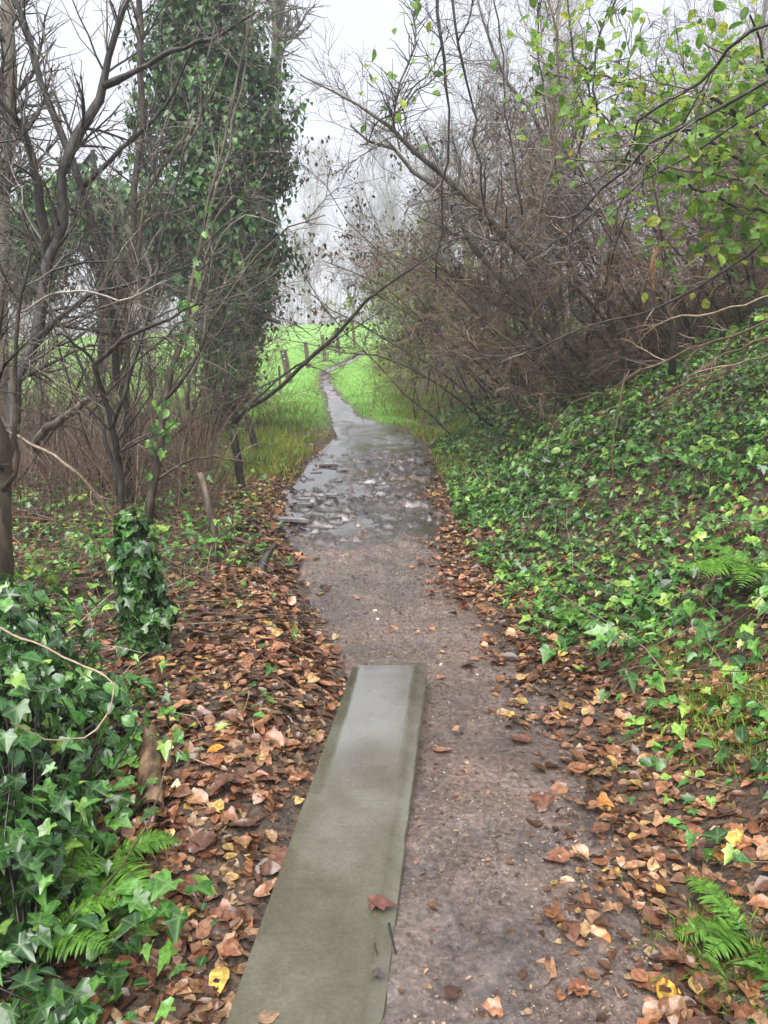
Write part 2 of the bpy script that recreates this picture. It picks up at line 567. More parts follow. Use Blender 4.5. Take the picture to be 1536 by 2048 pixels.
# path: wet trodden mud with bits of stone and rotted leaf
m, n, b, L = newmat('path_mud')
g = n.nodes.new('ShaderNodeNewGeometry')
n1 = noise(n, 2.2, 6, .65)
n2 = noise(n, 46, 10, .85)
c1 = ramp(n, [(.38, (.034, .024, .021)), (.46, (.095, .068, .058)), (.53, (.18, .134, .116)), (.60, (.28, .225, .19)), (.66, (.39, .325, .275))])
L(n2.outputs['Fac'], c1.inputs[0])
c2 = ramp(n, [(.4, (.66, .64, .66)), (.6, (1.25, 1.15, 1.08))])
L(n1.outputs['Fac'], c2.inputs[0])
mm = N(n, 'ShaderNodeMix', data_type='RGBA', blend_type='MULTIPLY', Factor=1.0)
L(c1.outputs[0], mm.inputs['A'])
L(c2.outputs[0], mm.inputs['B'])
vo = N(n, 'ShaderNodeTexVoronoi', Scale=62.0, Randomness=1.0)
L(g.outputs['Position'], vo.inputs['Vector'])
sp = ramp(n, [(.0, (1, 1, 1)), (.17, (1, 1, 1)), (.23, (0, 0, 0))])
L(vo.outputs['Distance'], sp.inputs[0])
gate = ramp(n, [(.8, (0, 0, 0)), (.86, (1, 1, 1))])
L(vo.outputs['Color'], gate.inputs[0])
gm = N(n, 'ShaderNodeMath', operation='MULTIPLY')
L(sp.outputs[0], gm.inputs[0])
L(gate.outputs[0], gm.inputs[1])
stone = ramp(n, [(.0, (.24, .2, .16)), (.5, (.16, .08, .055)), (1, (.32, .28, .23))])
L(vo.outputs['Color'], stone.inputs[0])
m3 = N(n, 'ShaderNodeMix', data_type='RGBA')
L(gm.outputs[0], m3.inputs['Factor'])
L(mm.outputs['Result'], m3.inputs['A'])
L(stone.outputs[0], m3.inputs['B'])
ca = N(n, 'ShaderNodeAttribute', attribute_name='churn')
dk = N(n, 'ShaderNodeMix', data_type='RGBA')
dk.inputs['B'].default_value = (.022, .017, .015, 1)
L(ca.outputs['Fac'], dk.inputs['Factor'])
L(m3.outputs['Result'], dk.inputs['A'])
L(dk.outputs['Result'], b.inputs['Base Color'])
wa = N(n, 'ShaderNodeAttribute', attribute_name='wet')
nr = noise(n, 9, 4, .6)
ro = N(n, 'ShaderNodeMapRange')
for k, q in (('From Min', .35), ('From Max', .65), ('To Min', .26), ('To Max', .55)):
    ro.inputs[k].default_value = q
L(nr.outputs['Fac'], ro.inputs['Value'])
rw = N(n, 'ShaderNodeMapRange')
for k, q in (('From Min', .35), ('From Max', .65), ('To Min', .05), ('To Max', .25)):
    rw.inputs[k].default_value = q
L(nr.outputs['Fac'], rw.inputs['Value'])
rm = N(n, 'ShaderNodeMix', data_type='FLOAT')
L(wa.outputs['Fac'], rm.inputs['Factor'])
L(ro.outputs[0], rm.inputs['A'])
L(rw.outputs[0], rm.inputs['B'])
L(rm.outputs['Result'], b.inputs['Roughness'])
L(wa.outputs['Fac'], b.inputs['Coat Weight'])
b.inputs['Coat Roughness'].default_value = .1
ci = N(n, 'ShaderNodeMath', operation='MULTIPLY_ADD')
L(wa.outputs['Fac'], ci.inputs[0])
ci.inputs[1].default_value = .9
ci.inputs[2].default_value = 1.4
L(ci.outputs[0], b.inputs['Coat IOR'])
bp = N(n, 'ShaderNodeBump', Strength=.9, Distance=.014)
L(n2.outputs['Fac'], bp.inputs['Height'])
L(bp.outputs[0], b.inputs['Normal'])
bc = N(n, 'ShaderNodeBump', Strength=.5, Distance=.014)
L(n2.outputs['Fac'], bc.inputs['Height'])
L(bc.outputs[0], b.inputs['Coat Normal'])
b.inputs['Coat Roughness'].default_value = .2
M['mud'] = m

# slab: old concrete with a film of rain
m, n, b, L = newmat('wet_concrete')
n1 = noise(n, 1.7, 9, .66)
n2 = noise(n, 90, 4, .7)
c1 = ramp(n, [(.36, (.062, .052, .03)), (.47, (.08, .071, .045)), (.54, (.102, .095, .067)), (.64, (.13, .125, .096))])
L(n1.outputs['Fac'], c1.inputs[0])
c2 = ramp(n, [(.4, (.86, .86, .86)), (.6, (1.12, 1.12, 1.12))])
L(n2.outputs['Fac'], c2.inputs[0])
mm = N(n, 'ShaderNodeMix', data_type='RGBA', blend_type='MULTIPLY', Factor=1.0)
L(c1.outputs[0], mm.inputs['A'])
L(c2.outputs[0], mm.inputs['B'])
ea = N(n, 'ShaderNodeAttribute', attribute_name='rnd')
em = N(n, 'ShaderNodeMix', data_type='RGBA')
em.inputs['B'].default_value = (.27, .28, .25, 1)
L(ea.outputs['Fac'], em.inputs['Factor'])
L(mm.outputs['Result'], em.inputs['A'])
L(em.outputs['Result'], b.inputs['Base Color'])
nr = noise(n, 6, 4, .6)
ro = N(n, 'ShaderNodeMapRange')
for k, q in (('From Min', .35), ('From Max', .65), ('To Min', .14), ('To Max', .4)):
    ro.inputs[k].default_value = q
L(nr.outputs['Fac'], ro.inputs['Value'])
L(ro.outputs[0], b.inputs['Roughness'])
g = n.nodes.new('ShaderNodeNewGeometry')
st = N(n, 'ShaderNodeVectorMath', operation='MULTIPLY')
st.inputs[1].default_value = (6, 38, 10)
L(g.outputs['Position'], st.inputs[0])
nb = noise(n, 1.6, 4, .6, st.outputs[0])
bp = N(n, 'ShaderNodeBump', Strength=.12, Distance=.006)
L(nb.outputs['Fac'], bp.inputs['Height'])
L(bp.outputs[0], b.inputs['Normal'])
wv_ = N(n, 'ShaderNodeAttribute', attribute_name='vein')
L(wv_.outputs['Fac'], b.inputs['Coat Weight'])
b.inputs['Coat Roughness'].default_value = .07
ci = N(n, 'ShaderNodeMath', operation='MULTIPLY_ADD')
L(wv_.outputs['Fac'], ci.inputs[0])
ci.inputs[1].default_value = 1.9
ci.inputs[2].default_value = 1.4
L(ci.outputs[0], b.inputs['Coat IOR'])
L(bp.outputs[0], b.inputs['Coat Normal'])
M['concrete'] = m

m, n, b, L = newmat('puddle_water')
b.inputs['Base Color'].default_value = (.055, .045, .04, 1)
b.inputs['Roughness'].default_value = .03
b.inputs['Specular IOR Level'].default_value = 1.0
b.inputs['IOR'].default_value = 1.8
nb = noise(n, 18, 3, .5)
bp = N(n, 'ShaderNodeBump', Strength=.12, Distance=.01)
L(nb.outputs['Fac'], bp.inputs['Height'])
L(bp.outputs[0], b.inputs['Normal'])
M['water'] = m

# ------------------------------------------------------------------ leaf templates
def fan(outline, centre):
    v = np.vstack([centre, outline])
    k = len(outline)
    f = [[0, 1 + i, 1 + (i + 1) % k] for i in range(k)]
    return v, np.array(f)


def ivy_template(rng, fold=.18, droop=.2):
    half = [(0, -.0), (.20, -.20), (.47, -.13), (.38, .12), (.53, .38), (.28, .48), (0, 1.0)]
    vn = [.9, 0, .9, 0, .95, 0, 1]
    wide = rng.uniform(.82, 1.12)
    pts = half + [(-x, y) for x, y in half[-2:0:-1]]
    vn = np.array(vn + vn[-2:0:-1])
    pts = np.array(pts) * np.array([wide, 1]) + rng.normal(0, .03, (len(pts), 2))
    z = fold * np.abs(pts[:, 0]) - droop * np.maximum(pts[:, 1], 0) ** 2 + .10 * (1 - vn) * rng.uniform(.3, 1) + rng.normal(0, .025, len(pts))
    v, f = fan(np.column_stack([pts, z]), np.array([0, .16, -.03]))
    return v, f, np.concatenate([[1], vn])


def ivy_small(rng):
    pts = np.array([(0, -.05), (.42, -.12), (.36, .35), (0, 1), (-.36, .35), (-.42, -.12)])
    z = .2 * np.abs(pts[:, 0]) - .15 * pts[:, 1] ** 2
    v = np.column_stack([pts, z])
    return v, np.array([[0, 1, 2], [0, 2, 3], [0, 3, 4], [0, 4, 5]])


def oval_template(rng, w=.42, curl=.3, bend=.3, K=6, tear=.03, cols=(-1, -.55, 0, .55, 1)):
    """an oval leaf, curled across and bent along its rib"""
    t = np.linspace(0, 1, K)
    ww = w * np.sin(np.pi * np.clip(t, .04, .97) ** .8) ** .8
    rows = []
    tw = rng.uniform(-.5, .5)
    cl, cr = curl * rng.uniform(.2, 1.6), curl * rng.uniform(.2, 1.6)
    for k in range(K):
        y = t[k]
        zc = bend * ((y - .5) ** 2 - .25) * 1.6 * rng.uniform(.8, 1.2)
        for s in cols:
            x = s * ww[k]
            c = cl if s < 0 else cr
            z = zc + c * (s * s) * ww[k] * 1.2 + tw * (y - .5) * x
            rows.append((x * (1 - .25 * c * s * s) + rng.normal(0, tear), y + rng.normal(0, tear), z + rng.normal(0, tear * .8)))
    v = np.array(rows)
    f = []
    for k in range(K - 1):
        C_ = len(cols)
        for j in range(C_ - 1):
            a = k * C_ + j
            f.append([a, a + 1, a + C_ + 1, a + C_])
    return v, np.array(f), np.tile([1. if c_ == 0 else (.15 if abs(c_) < 1 else 0) for c_ in cols], K)


def flat_leaf():
    pts = np.array([(0, 0, 0), (.3, .35, .06), (.26, .7, .02), (0, 1, -.1), (-.26, .7, .02), (-.3, .35, .06), (0, .5, -.03)])
    return pts, np.array([[6, 0, 1], [6, 1, 2], [6, 2, 3], [6, 3, 4], [6, 4, 5], [6, 5, 0]])


def blade():
    return np.array([(-.04, 0, 0), (.04, 0, 0), (.03, .55, .08), (0, 1, .32), (-.03, .55, .08)]), np.array([[0, 1, 2], [0, 2, 4], [4, 2, 3]])


TR = np.random.default_rng(3)
IVY_T = [ivy_template(TR, TR.uniform(.05, .35), TR.uniform(.05, .45)) for _ in range(8)] + [oval_template(TR, w_, .15, -.2, 5, .015) for w_ in (.44, .36, .5)]
LIT_S = [oval_template(TR, TR.uniform(.24, .5), TR.uniform(.03, .5), TR.uniform(-.3, .4), 5, TR.uniform(.02, .06), (-1, 0, 1)) for _ in range(14)]
LIT_T = [oval_template(TR, TR.uniform(.24, .48), TR.uniform(.03, .42), TR.uniform(-.3, .35), 7, TR.uniform(.015, .05)) for _ in range(16)]
OVAL_T = [oval_template(TR, TR.uniform(.30, .40), .12, TR.uniform(-.3, .1), 6, .008) for _ in range(4)]


def as_mesh(name, t):
    g_ = Geo()
    g_.add(t[0], t[1], None, t[2] if len(t) > 2 else None)
    return g_.mesh(name)


def scatter_leaves(geo, templates, pos, nor, tip, size, rng, lift=.0):
    X, Y, Z = axes(nor, tip)
    pick = rng.integers(0, len(templates), len(pos))
    rnd = rng.random(len(pos))
    for k, tm in enumerate(templates):
        q = pick == k
        if q.any():
            geo.inst(tm[0], tm[1], pos[q] + Z[q] * lift, X[q], Y[q], Z[q], size[q], rnd[q], tm[2] if len(tm) > 2 else None)


def jitter_normals(n, amt, rng):
    return nrm(n + rng.normal(0, amt, n.shape))


def biggest(pos, size, count, margin=20):
    """the leaves that show largest in the photograph"""
    u, v, d = project(pos)
    inside = (u > -margin) & (u < 1536 + margin) & (v > -margin) & (v < 2048 + margin) & (d > .2)
    s = np.where(inside, size / np.maximum(d, .2), 0)
    o = np.argsort(-s)[:count]
    o = o[s[o] > 0]
    mask = np.zeros(len(pos), bool)
    mask[o] = True
    return mask


def leaf_parts(parent, meshes, material, pos, nor, tip, size, rng, name='leaf'):
    X, Y, Z = axes(nor, tip)
    for k in range(len(pos)):
        me = meshes[int(rng.integers(0, len(meshes)))]
        o = obj(name, me, material, parent)
        place(o, pos[k], X[k], Y[k], Z[k], float(size[k]), parent)


IVY_M = [as_mesh('ivy_leaf', t) for t in IVY_T]
IVY_D = [as_mesh('ivy_leaf', t) for t in IVY_T]
for q in IVY_D:
    q.materials.append(M['ivy_dark'])
OVAL_M = [as_mesh('oval_leaf', t) for t in OVAL_T]
for q in IVY_M:
    q.materials.append(M['ivy'])
for q in OVAL_M:
    q.materials.append(M['green_leaf'])

# ------------------------------------------------------------------ setting: ground, path, puddles
def warp(segs):
    out = []
    for a, b_, s in segs:
        out.append(np.arange(a, b_ - s * .3, s))
    out.append([segs[-1][1]])
    return np.concatenate(out)


gx = warp([(-400, -60, 20), (-60, -12, 2.0), (-12, -4, .4), (-4, 5.5, .07), (5.5, 14, .4), (14, 60, 2.5), (60, 400, 20)])
gy = warp([(-40, -2, 2), (-2, .4, .2), (.4, 13, .07), (13, 36, .25), (36, 70, 1), (70, 420, 10)])
GX, GY = np.meshgrid(gx, gy)
GZ = ground_h(GX, GY)
idx = np.arange(GX.size).reshape(GX.shape)
fq = np.stack([idx[:-1, :-1], idx[:-1, 1:], idx[1:, 1:], idx[1:, :-1]], -1).reshape(-1, 4)
gg = Geo().add(np.stack([GX, GY, GZ], -1).reshape(-1, 3), fq)
ground = obj('ground', gg, M['ground'])
ground['kind'] = 'structure'


def turf_mask(x, y):
    d_left = xl(y) - x
    d_right = np.interp(y, FOOT_Y, FOOT_X) - .05 - x
    n = .5 * (fbm(x * 1.5, y * 1.5, 55, 3) - .5)
    left = sstep(-.1, .2, d_left) * sstep(13.0, 15.0, y + n * 2 + .35 * np.minimum(x + 1.2, 0))
    right = sstep(-.1, .1, x - xr(y)) * sstep(0, .4, d_right + n) * sstep(13.2, 14.6, y + n)
    far = sstep(30, 34, y)
    return np.clip(left + right + far, 0, 1)


ta_ = ground.data.attributes.new('turf', 'FLOAT', 'POINT')
ta_.data.foreach_set('value', turf_mask(GX, GY).astype(np.float32).ravel())

py = warp([(-1.0, .9, .08), (.9, 6, .02), (6, 14, .03), (14, 24, .08), (24, 46, .3)])
ps = np.linspace(0, 1, 61)
PYY, PSS = np.meshgrid(py, ps, indexing='ij')
edge = .10 * (fbm(PYY * 1.7, PSS * 0, 71) - .5) * 2
PXX = (xl(PYY) - .06) * (1 - PSS) + (xr(PYY) + .06) * PSS + edge * (2 * np.abs(PSS - .5)) ** 3
PZZ = path_h(PXX, PYY)
sink = (2 * np.abs(PSS - .5)) ** 8
PZZ = PZZ - .045 * sink
idx = np.arange(PXX.size).reshape(PXX.shape)
fq = np.stack([idx[:-1, :-1], idx[:-1, 1:], idx[1:, 1:], idx[1:, :-1]], -1).reshape(-1, 4)
path = obj('path', Geo().add(np.stack([PXX, PYY, PZZ], -1).reshape(-1, 3), fq), M['mud'])
path['kind'] = 'structure'
wet = np.clip(sstep(3.7, 5.6, PYY) * .7 + .55 + .9 * (fbm(PXX * 4, PYY * 4, 81) - .5), 0, 1)
churn = sstep(5.4, 6.8, PYY) * (1 - sstep(11, 13, PYY)) * (.25 + .75 * sstep(.42, .58, fbm(PXX * 2.6, PYY * 2.2, 53, 4)))
path.data.attributes.new('churn', 'FLOAT', 'POINT').data.foreach_set('value', (churn * .8).astype(np.float32).ravel())
wa_ = path.data.attributes.new('wet', 'FLOAT', 'POINT')
wa_.data.foreach_set('value', wet.astype(np.float32).ravel())


wy = np.concatenate([np.arange(4.6, 14.5, .12), np.arange(14.5, 26, .3)])
wsx = np.linspace(0, 1, 15)
WY, WS = np.meshgrid(wy, wsx, indexing='ij')
WX = (xl(WY) + .02) * (1 - WS) + (xr(WY) - .02) * WS
tread_ = -.03 * np.exp(-((WX - (.5 * xl(WY) + .5 * xr(WY))) / .35) ** 2) * sstep(3.5, 6, WY)
lev = -.020 + .008 * sstep(5.5, 7, WY) + .024 * sstep(6, 8, WY) * (fbm(WX * 1.3, WY * .9, 61, 2) - .25) * 2 + .012 * sstep(10.5, 11.5, WY) * (1 - sstep(13.5, 15, WY)) + .006 * sstep(15, 17, WY)
WZ = smooth_h(WX, WY) + tread_ + lev
idx = np.arange(WX.size).reshape(WX.shape)
fq = np.stack([idx[:-1, :-1], idx[:-1, 1:], idx[1:, 1:], idx[1:, :-1]], -1).reshape(-1, 4)
water = obj('puddle_water', Geo().add(np.stack([WX, WY, WZ], -1).reshape(-1, 3), fq), M['water'])
water['kind'] = 'structure'

# slates laid along the left edge of the mud
rs = np.random.default_rng(12)
for k in range(15):
    v_ = rs.uniform(930, 1060)
    u0 = np.interp(v_, [925, 960, 1000, 1060, 1100], [640, 585, 565, 585, 610])
    p = gp(u0 + rs.uniform(0, 95) * (1 if v_ > 940 else .4), v_)
    w_, h_, t_ = rs.uniform(.05, .13), rs.uniform(.03, .07), rs.uniform(.002, .006)
    K = 4
    cn = np.array([(-1, -1), (1, -1), (.9, 1), (-.9, 1)]) + rs.uniform(-.3, .3, (4, 2))
    x_, y_ = w_ * cn[:, 0], h_ * cn[:, 1]
    top = np.column_stack([x_, y_, np.full(K, t_)])
    bot = np.column_stack([x_ * 1.01, y_ * 1.01, np.full(K, -.02)])
    vv = np.vstack([top, bot])
    a_, tx, ty = rs.uniform(-.1, .5), rs.uniform(-.04, .08), rs.uniform(-.07, .07)
    R_ = np.array(Matrix.Rotation(a_, 3, 'Z') @ Matrix.Rotation(tx, 3, 'X') @ Matrix.Rotation(ty, 3, 'Y'))
    vv = vv @ R_.T + np.array([p[0], p[1], max(float(path_h(p[0], p[1])), float(smooth_h(p[0], p[1])) - .02) + .008])
    ff = [[i, (i + 1) % K, K + (i + 1) % K, K + i] for i in range(K)]
    gq = Geo().add(vv, np.array(ff)[:, ::-1])
    gq.f.append(np.array([[0, i, i + 1] for i in range(1, K - 1)]))
    obj('slate', gq, M['slate'], path, smooth=False)

# ------------------------------------------------------------------ the slab
def plane_hit(u, v, z):
    q = ray(u, v)
    return np.array([0, 0, CAM_H]) + q * ((z - CAM_H) / q[2])


fl, fr = plane_hit(706, 1329, 0), plane_hit(857, 1322, 0)
nl, nr_ = plane_hit(447, 2046, 0), plane_hit(768, 2046, 0)
K = 150
tt = np.linspace(-.35, 1, K)
prof_s = [(-.0, -.15, 0), (.0, -.02, 0), (.008, -.004, 0), (.03, 0, 0), (.16, .001, 0), (.32, .0015, 0), (.48, .001, 0), (.64, .0005, 0), (.80, 0, 0), (.87, -.0005, 0), (.885, -.004, 0), (.945, -.010, 0), (.985, -.013, 1), (1.0, -.024, 1), (1.0, -.06, 1), (.995, -.16, 1)]
rows = []
for i, t_ in enumerate(tt):
    a_, b_ = nl + (fl - nl) * t_, nr_ + (fr - nr_) * t_
    chip = .010 * max(0, float(fbm(t_ * 14, .5, 91, 3)) - .52) * 8
    chl = .008 * (float(fbm(t_ * 11, 3.5, 95, 3)) - .5) * 2
    endz = 0.0
    if i == K - 1:
        endz = -.006
    for (s_, z_, e_) in prof_s:
        s2_ = s_ - (chip if e_ else 0) + (chl * (1 - s_) ** 4)
        q = a_ + (b_ - a_) * s2_
        rows.append((q[0], q[1], z_ + (endz if z_ > -.01 else 0) + .0015 * float(vnoise(t_ * 30, s_ * 8, 97))))
J = len(prof_s)
idx = np.arange(K * J).reshape(K, J)
fq = np.stack([idx[:-1, :-1], idx[:-1, 1:], idx[1:, 1:], idx[1:, :-1]], -1).reshape(-1, 4)
gs = Geo().add(rows, fq, np.tile([.1 if .88 < p_[0] < .99 else 0. for p_ in prof_s], K), np.repeat(np.clip(.12 + .95 * sstep(.2, .85, tt), 0, 1), len(prof_s)) * (.9 + .2 * fbm(np.repeat(tt, len(prof_s)) * 7, np.tile([p_[0] for p_ in prof_s], K) * 3, 99, 3)))
endv = [np.array(rows[(K - 1) * J + j]) + np.array([.001, .008, -.004]) for j in range(J)]
gs.add([rows[(K - 1) * J + j] for j in range(J)] + endv + [(e[0], e[1], -.17) for e in endv],
       np.vstack([[[j, j + 1, J + j + 1, J + j] for j in range(J - 1)], [[J + j, J + j + 1, 2 * J + j + 1, 2 * J + j] for j in range(J - 1)]]))
slab = obj('concrete_slab', gs, M['concrete'])
tag(slab, 'long wet grey concrete slab lying lengthwise in the muddy path', 'slab')
slab.data.set_sharp_from_angle(angle=RAD(40))


def slab_mask(x, y, grow_=0.0):
    tq = (y - nl[1]) / (fl[1] - nl[1])
    xa = nl[0] + (fl[0] - nl[0]) * tq - grow_
    xb = nr_[0] + (fr[0] - nr_[0]) * tq + grow_
    return (x > xa) & (x < xb) & (tq < 1 + grow_ * .5)


# ------------------------------------------------------------------ bare plants: builders
def stem_poly(px, K=12, wob=0.0, rng=RNG):
    """list of (u, v, metres ahead, width in photo pixels) -> points, radii"""
    pts = np.array([np.append(at(u, v, d), .5 * w * d / FPX) for (u, v, d, w) in px])
    s = spline(pts, K, wob, rng)
    return s[:, :3], np.maximum(s[:, 3], .0008)


def bare_plant(name, label, cat, base, stems, seed, bark, twig, levels, group=None, sides=7, part='stem', extra=None):
    """stems: list of (P (K,3), R (K)); levels: list of dicts for grow()"""
    rng = np.random.default_rng(seed)
    t = thing(name, label, cat, base, group)
    K = max(len(p) for p, r in stems)
    PP, RR = [], []
    for p, r in stems:
        obj(part, Geo().tubes(p, r, sides, cap=True), bark, t)
        s = spline(np.column_stack([p, r]), K)
        PP.append(s[:, :3])
        RR.append(s[:, 3])
    P, R = np.array(PP), np.array(RR)
    allP = [(P, R)]
    gt = Geo()
    made = False
    for lv in levels:
        lv = dict(lv)
        src = allP[lv.pop('src', -1)]
        S = lv.pop('S', 3)
        P2, R2 = grow(rng, src[0], src[1], **lv)
        allP.append((P2, R2))
        gt.tubes(P2, R2, S, rng.random(len(P2)))
        made = True
    if made:
        obj('twigs', gt, twig, t, kind='stuff')
    if extra:
        extra(t, allP, rng)
    return t


def rand_stems(rng, base, n, L, spread, lean, K=9, r=(.012, .03), wob=.10, foot=.2):
    out = []
    for k in range(n):
        p = np.array([base[0] + rng.normal(0, foot), base[1] + rng.normal(0, foot), 0.])
        p[2] = float(surf_h(p[0], p[1])) - .05
        d = nrm(np.array([rng.normal(0, spread), rng.normal(0, spread), 1.]) + np.array([lean[0], lean[1], 0.]))
        ll = rng.uniform(*L)
        pts = [p]
        for j in range(K - 1):
            d = nrm(d + rng.normal(0, wob, 3) + np.array([lean[0] * .08, lean[1] * .08, .0]))
            pts.append(pts[-1] + d * ll / (K - 1))
        r0 = rng.uniform(*r)
        out.append((np.array(pts), r0 * np.linspace(1, .25, K)))
    return out


def twig_leaves(part_name, mat_, count, size, src=-1, hang=1.0, small=True, tmpl=None, spread=.03):
    """leaves hanging along the finest twigs"""
    def f(t, allP, rng):
        P, R = allP[src]
        i = rng.integers(0, len(P), count)
        k = rng.integers(1, P.shape[1], count)
        pos = P[i, k] + rng.normal(0, spread, (count, 3))
        nor = nrm(rng.normal(size=(count, 3)) + np.array([0, -.3, .5]))
        tip = nrm(rng.normal(0, .5, (count, 3)) + np.array([0, 0, -hang]))
        g_ = Geo()
        scatter_leaves(g_, tmpl or [flat_leaf()], pos, nor, tip, rng.uniform(size[0], size[1], count), rng)
        obj(part_name, g_, mat_, t, kind='stuff')
    return f


# ------------------------------------------------------------------ meadow: fence posts
def fence_post(u0, v0, u1, v1, d, w, label, white=False, group='posts of the meadow fence'):
    b_, t_ = at(u0, v0, d), at(u1, v1, d)
    gz = float(ground_h(b_[0], b_[1]))
    b2 = b_ + (b_ - t_) * .12
    b2[2] = min(b2[2], gz - .1)
    ax = nrm(t_ - b2)
    side = nrm(np.cross(ax, np.array([0, 1., 0])))
    fw = np.cross(side, ax)
    g_ = Geo()
    K = 5
    rr = []
    for k in range(K):
        p = b2 + (t_ - b2) * k / (K - 1)
        wk = w * (1 + .04 * math.sin(k * 2.1 + u0))
        for (a, c) in ((-1, -1), (-.2, -1.12), (1, -1), (1, 1), (-1, 1)):
            rr.append(p + side * a * wk / 2 + fw * c * wk / 2)
    rr = np.array(rr)
    rr[-5:-3, 2] -= .015
    i = np.arange(K * 5).reshape(K, 5)
    f = np.stack([i[:-1], np.roll(i[:-1], -1, 1), np.roll(i[1:], -1, 1), i[1:]], -1).reshape(-1, 4)
    g_.add(rr, f)
    g_.f.append(np.array([[20, 21, 22], [20, 22, 23], [20, 23, 24]]))
    if not white:
        o = obj('fence_post', g_, M['post'], smooth=False)
        tag(o, label, 'post', group)
        return o
    t = thing('fence_post', label, 'post', b_, group)
    obj('shaft', g_, M['post'], t, smooth=False)
    for q in (.92, .78):
        c = b2 + (t_ - b2) * q - fw * 0 - np.array([0, w * .62, 0])
        s_ = .018
        vv = np.array([[x, y, z] for x in (-s_, s_) for y in (-.02, .012) for z in (-s_, s_)]) + c
        ff = [[0, 1, 3, 2], [4, 6, 7, 5], [0, 4, 5, 1], [2, 3, 7, 6], [0, 2, 6, 4], [1, 5, 7, 3]]
        obj('insulator', Geo().add(vv, np.array(ff)), M['plastic_white'], t, smooth=False)
    return t


fence_post(581, 772, 566, 700, 22, .17, 'nearest and stoutest wooden post of the meadow fence, two white fittings', True)
fence_post(617, 745, 611, 683, 25, .12, 'second wooden fence post counted from the nearest stout post')
fence_post(651, 728, 644, 669, 27.5, .12, 'middle wooden fence post of the five along the meadow path')
fence_post(680, 710, 672, 655, 30, .12, 'fourth wooden fence post from the camera, second farthest')
fence_post(710, 694, 705, 642, 32.5, .11, 'farthest wooden fence post, beside the thicket at the crest')
fence_post(560, 760, 558, 731, 21.5, .06, 'short thin dark stake just left of the stoutest fence post', group='stakes')

# ------------------------------------------------------------------ meadow and verge grass
rg = np.random.default_rng(21)
n_ = 115000
x_ = rg.uniform(-9, 2.2, n_)
y_ = 13 + 22 * rg.random(n_) ** 1.4
keep = turf_mask(x_, y_) > rg.random(n_) * .9 + .1
x_, y_ = x_[keep], y_[keep]
on_path = (x_ > xl(y_) + .03) & (x_ < xr(y_) - .03)
x_, y_ = x_[~on_path], y_[~on_path]
pos = np.column_stack([x_, y_, ground_h(x_, y_) - .005])
near_edge = np.minimum(np.abs(x_ - xl(y_)), np.abs(x_ - xr(y_)))
hgt = rg.uniform(.04, .09, len(x_)) * (1 + .6 * np.exp(-near_edge / .3))
tip = nrm(np.column_stack([rg.normal(0, 1.3, len(x_)), rg.normal(0, 1.3, len(x_)), np.ones(len(x_))]))
nor = nrm(rg.normal(0, .35, (len(x_), 3)) + np.array([0, -.2, 1]))
X, Y, Z = axes(nor, tip)
g_ = Geo()
bt = (blade()[0] * np.array([2.2, 1, 1]), blade()[1])
g_.inst(bt[0], bt[1], pos, X, Y, Z, hgt, rg.random(len(x_)))
tag(obj('meadow_grass', g_, M['grass']), 'short bright green meadow grass on both sides of the far path', 'grass', kind='stuff')

# rank grass at the foot of the hedge and left of the path
x_, y_ = [], []
for (cx, cy, sx, sy, k) in [(-1.9, 13.0, .4, 1.6, 3000), (-1.6, 10.6, .3, 1.2, 4000), (-3.0, 16.0, .7, 2.0, 3000), (1.0, 14.5, .35, 1.8, 7000), (.5, 18.5, .3, 2.5, 5000), (.1, 24, .3, 3.5, 4000), (.95, 11.5, .25, 1.2, 3000)]:
    x_.append(rg.normal(cx, sx, k))
    y_.append(rg.normal(cy, sy, k))
x_, y_ = np.concatenate(x_), np.concatenate(y_)
q = ((x_ < xl(y_) - .05) | (x_ > xr(y_) + .05))
x_, y_ = x_[q], y_[q]
cl = fbm(x_ * 2.2, y_ * 2.2, 33, 3)
q = cl > .38
x_, y_, cl = x_[q], y_[q], cl[q]
pos = np.column_stack([x_, y_, ground_h(x_, y_) - .01])
tip = nrm(np.column_stack([rg.normal(0, .55, len(x_)), rg.normal(0, .55, len(x_)), np.ones(len(x_))]))
X, Y, Z = axes(nrm(rg.normal(size=(len(x_), 3)) * np.array([1, 1, .2])), tip)
g_ = Geo()
g_.inst(*blade(), pos, X, Y, Z, rg.uniform(.06, .22, len(x_)) * (.4 + cl), rg.random(len(x_)))
tag(obj('rank_grass', g_, M['verge']), 'long yellowing tufts of rank grass along the hedge feet', 'grass', kind='stuff')

# ------------------------------------------------------------------ far trees in the mist
def big_tree(seed, H, n1, n2, n3, spread=(28, 60)):
    rng = np.random.default_rng(seed)
    K = 12
    tr = np.zeros((1, K, 3))
    d = np.array([0, 0, 1.])
    for k in range(1, K):
        d = nrm(d + rng.normal(0, .05, 3) + np.array([0, 0, .08]))
        tr[0, k] = tr[0, k - 1] + d * H / (K - 1)
    R0 = np.array([H * .014 * np.linspace(1, .12, K) ** .9])
    P1, R1 = grow(rng, tr, R0, n1, (.22, .98), (H * .28, H * .42), spread, 7, (0, 0, .7), .14, .5, .02, .25, .6)
    P2, R2 = grow(rng, P1, R1, n2, (.15, 1), (H * .1, H * .18), (20, 50), 5, (0, 0, .5), .16, .55, .012, .3, .4)
    P3, R3 = grow(rng, P2, R2, n3, (.1, 1), (H * .05, H * .09), (20, 55), 3, (0, 0, .25), .2, .6, .007, .4, .3)
    g1 = Geo().tubes(tr, R0, 8)
    g2 = Geo().tubes(P1, R1, 5).tubes(P2, R2, 3).tubes(P3, R3, 3)
    return g1.mesh('trunk'), g2.mesh('crown')


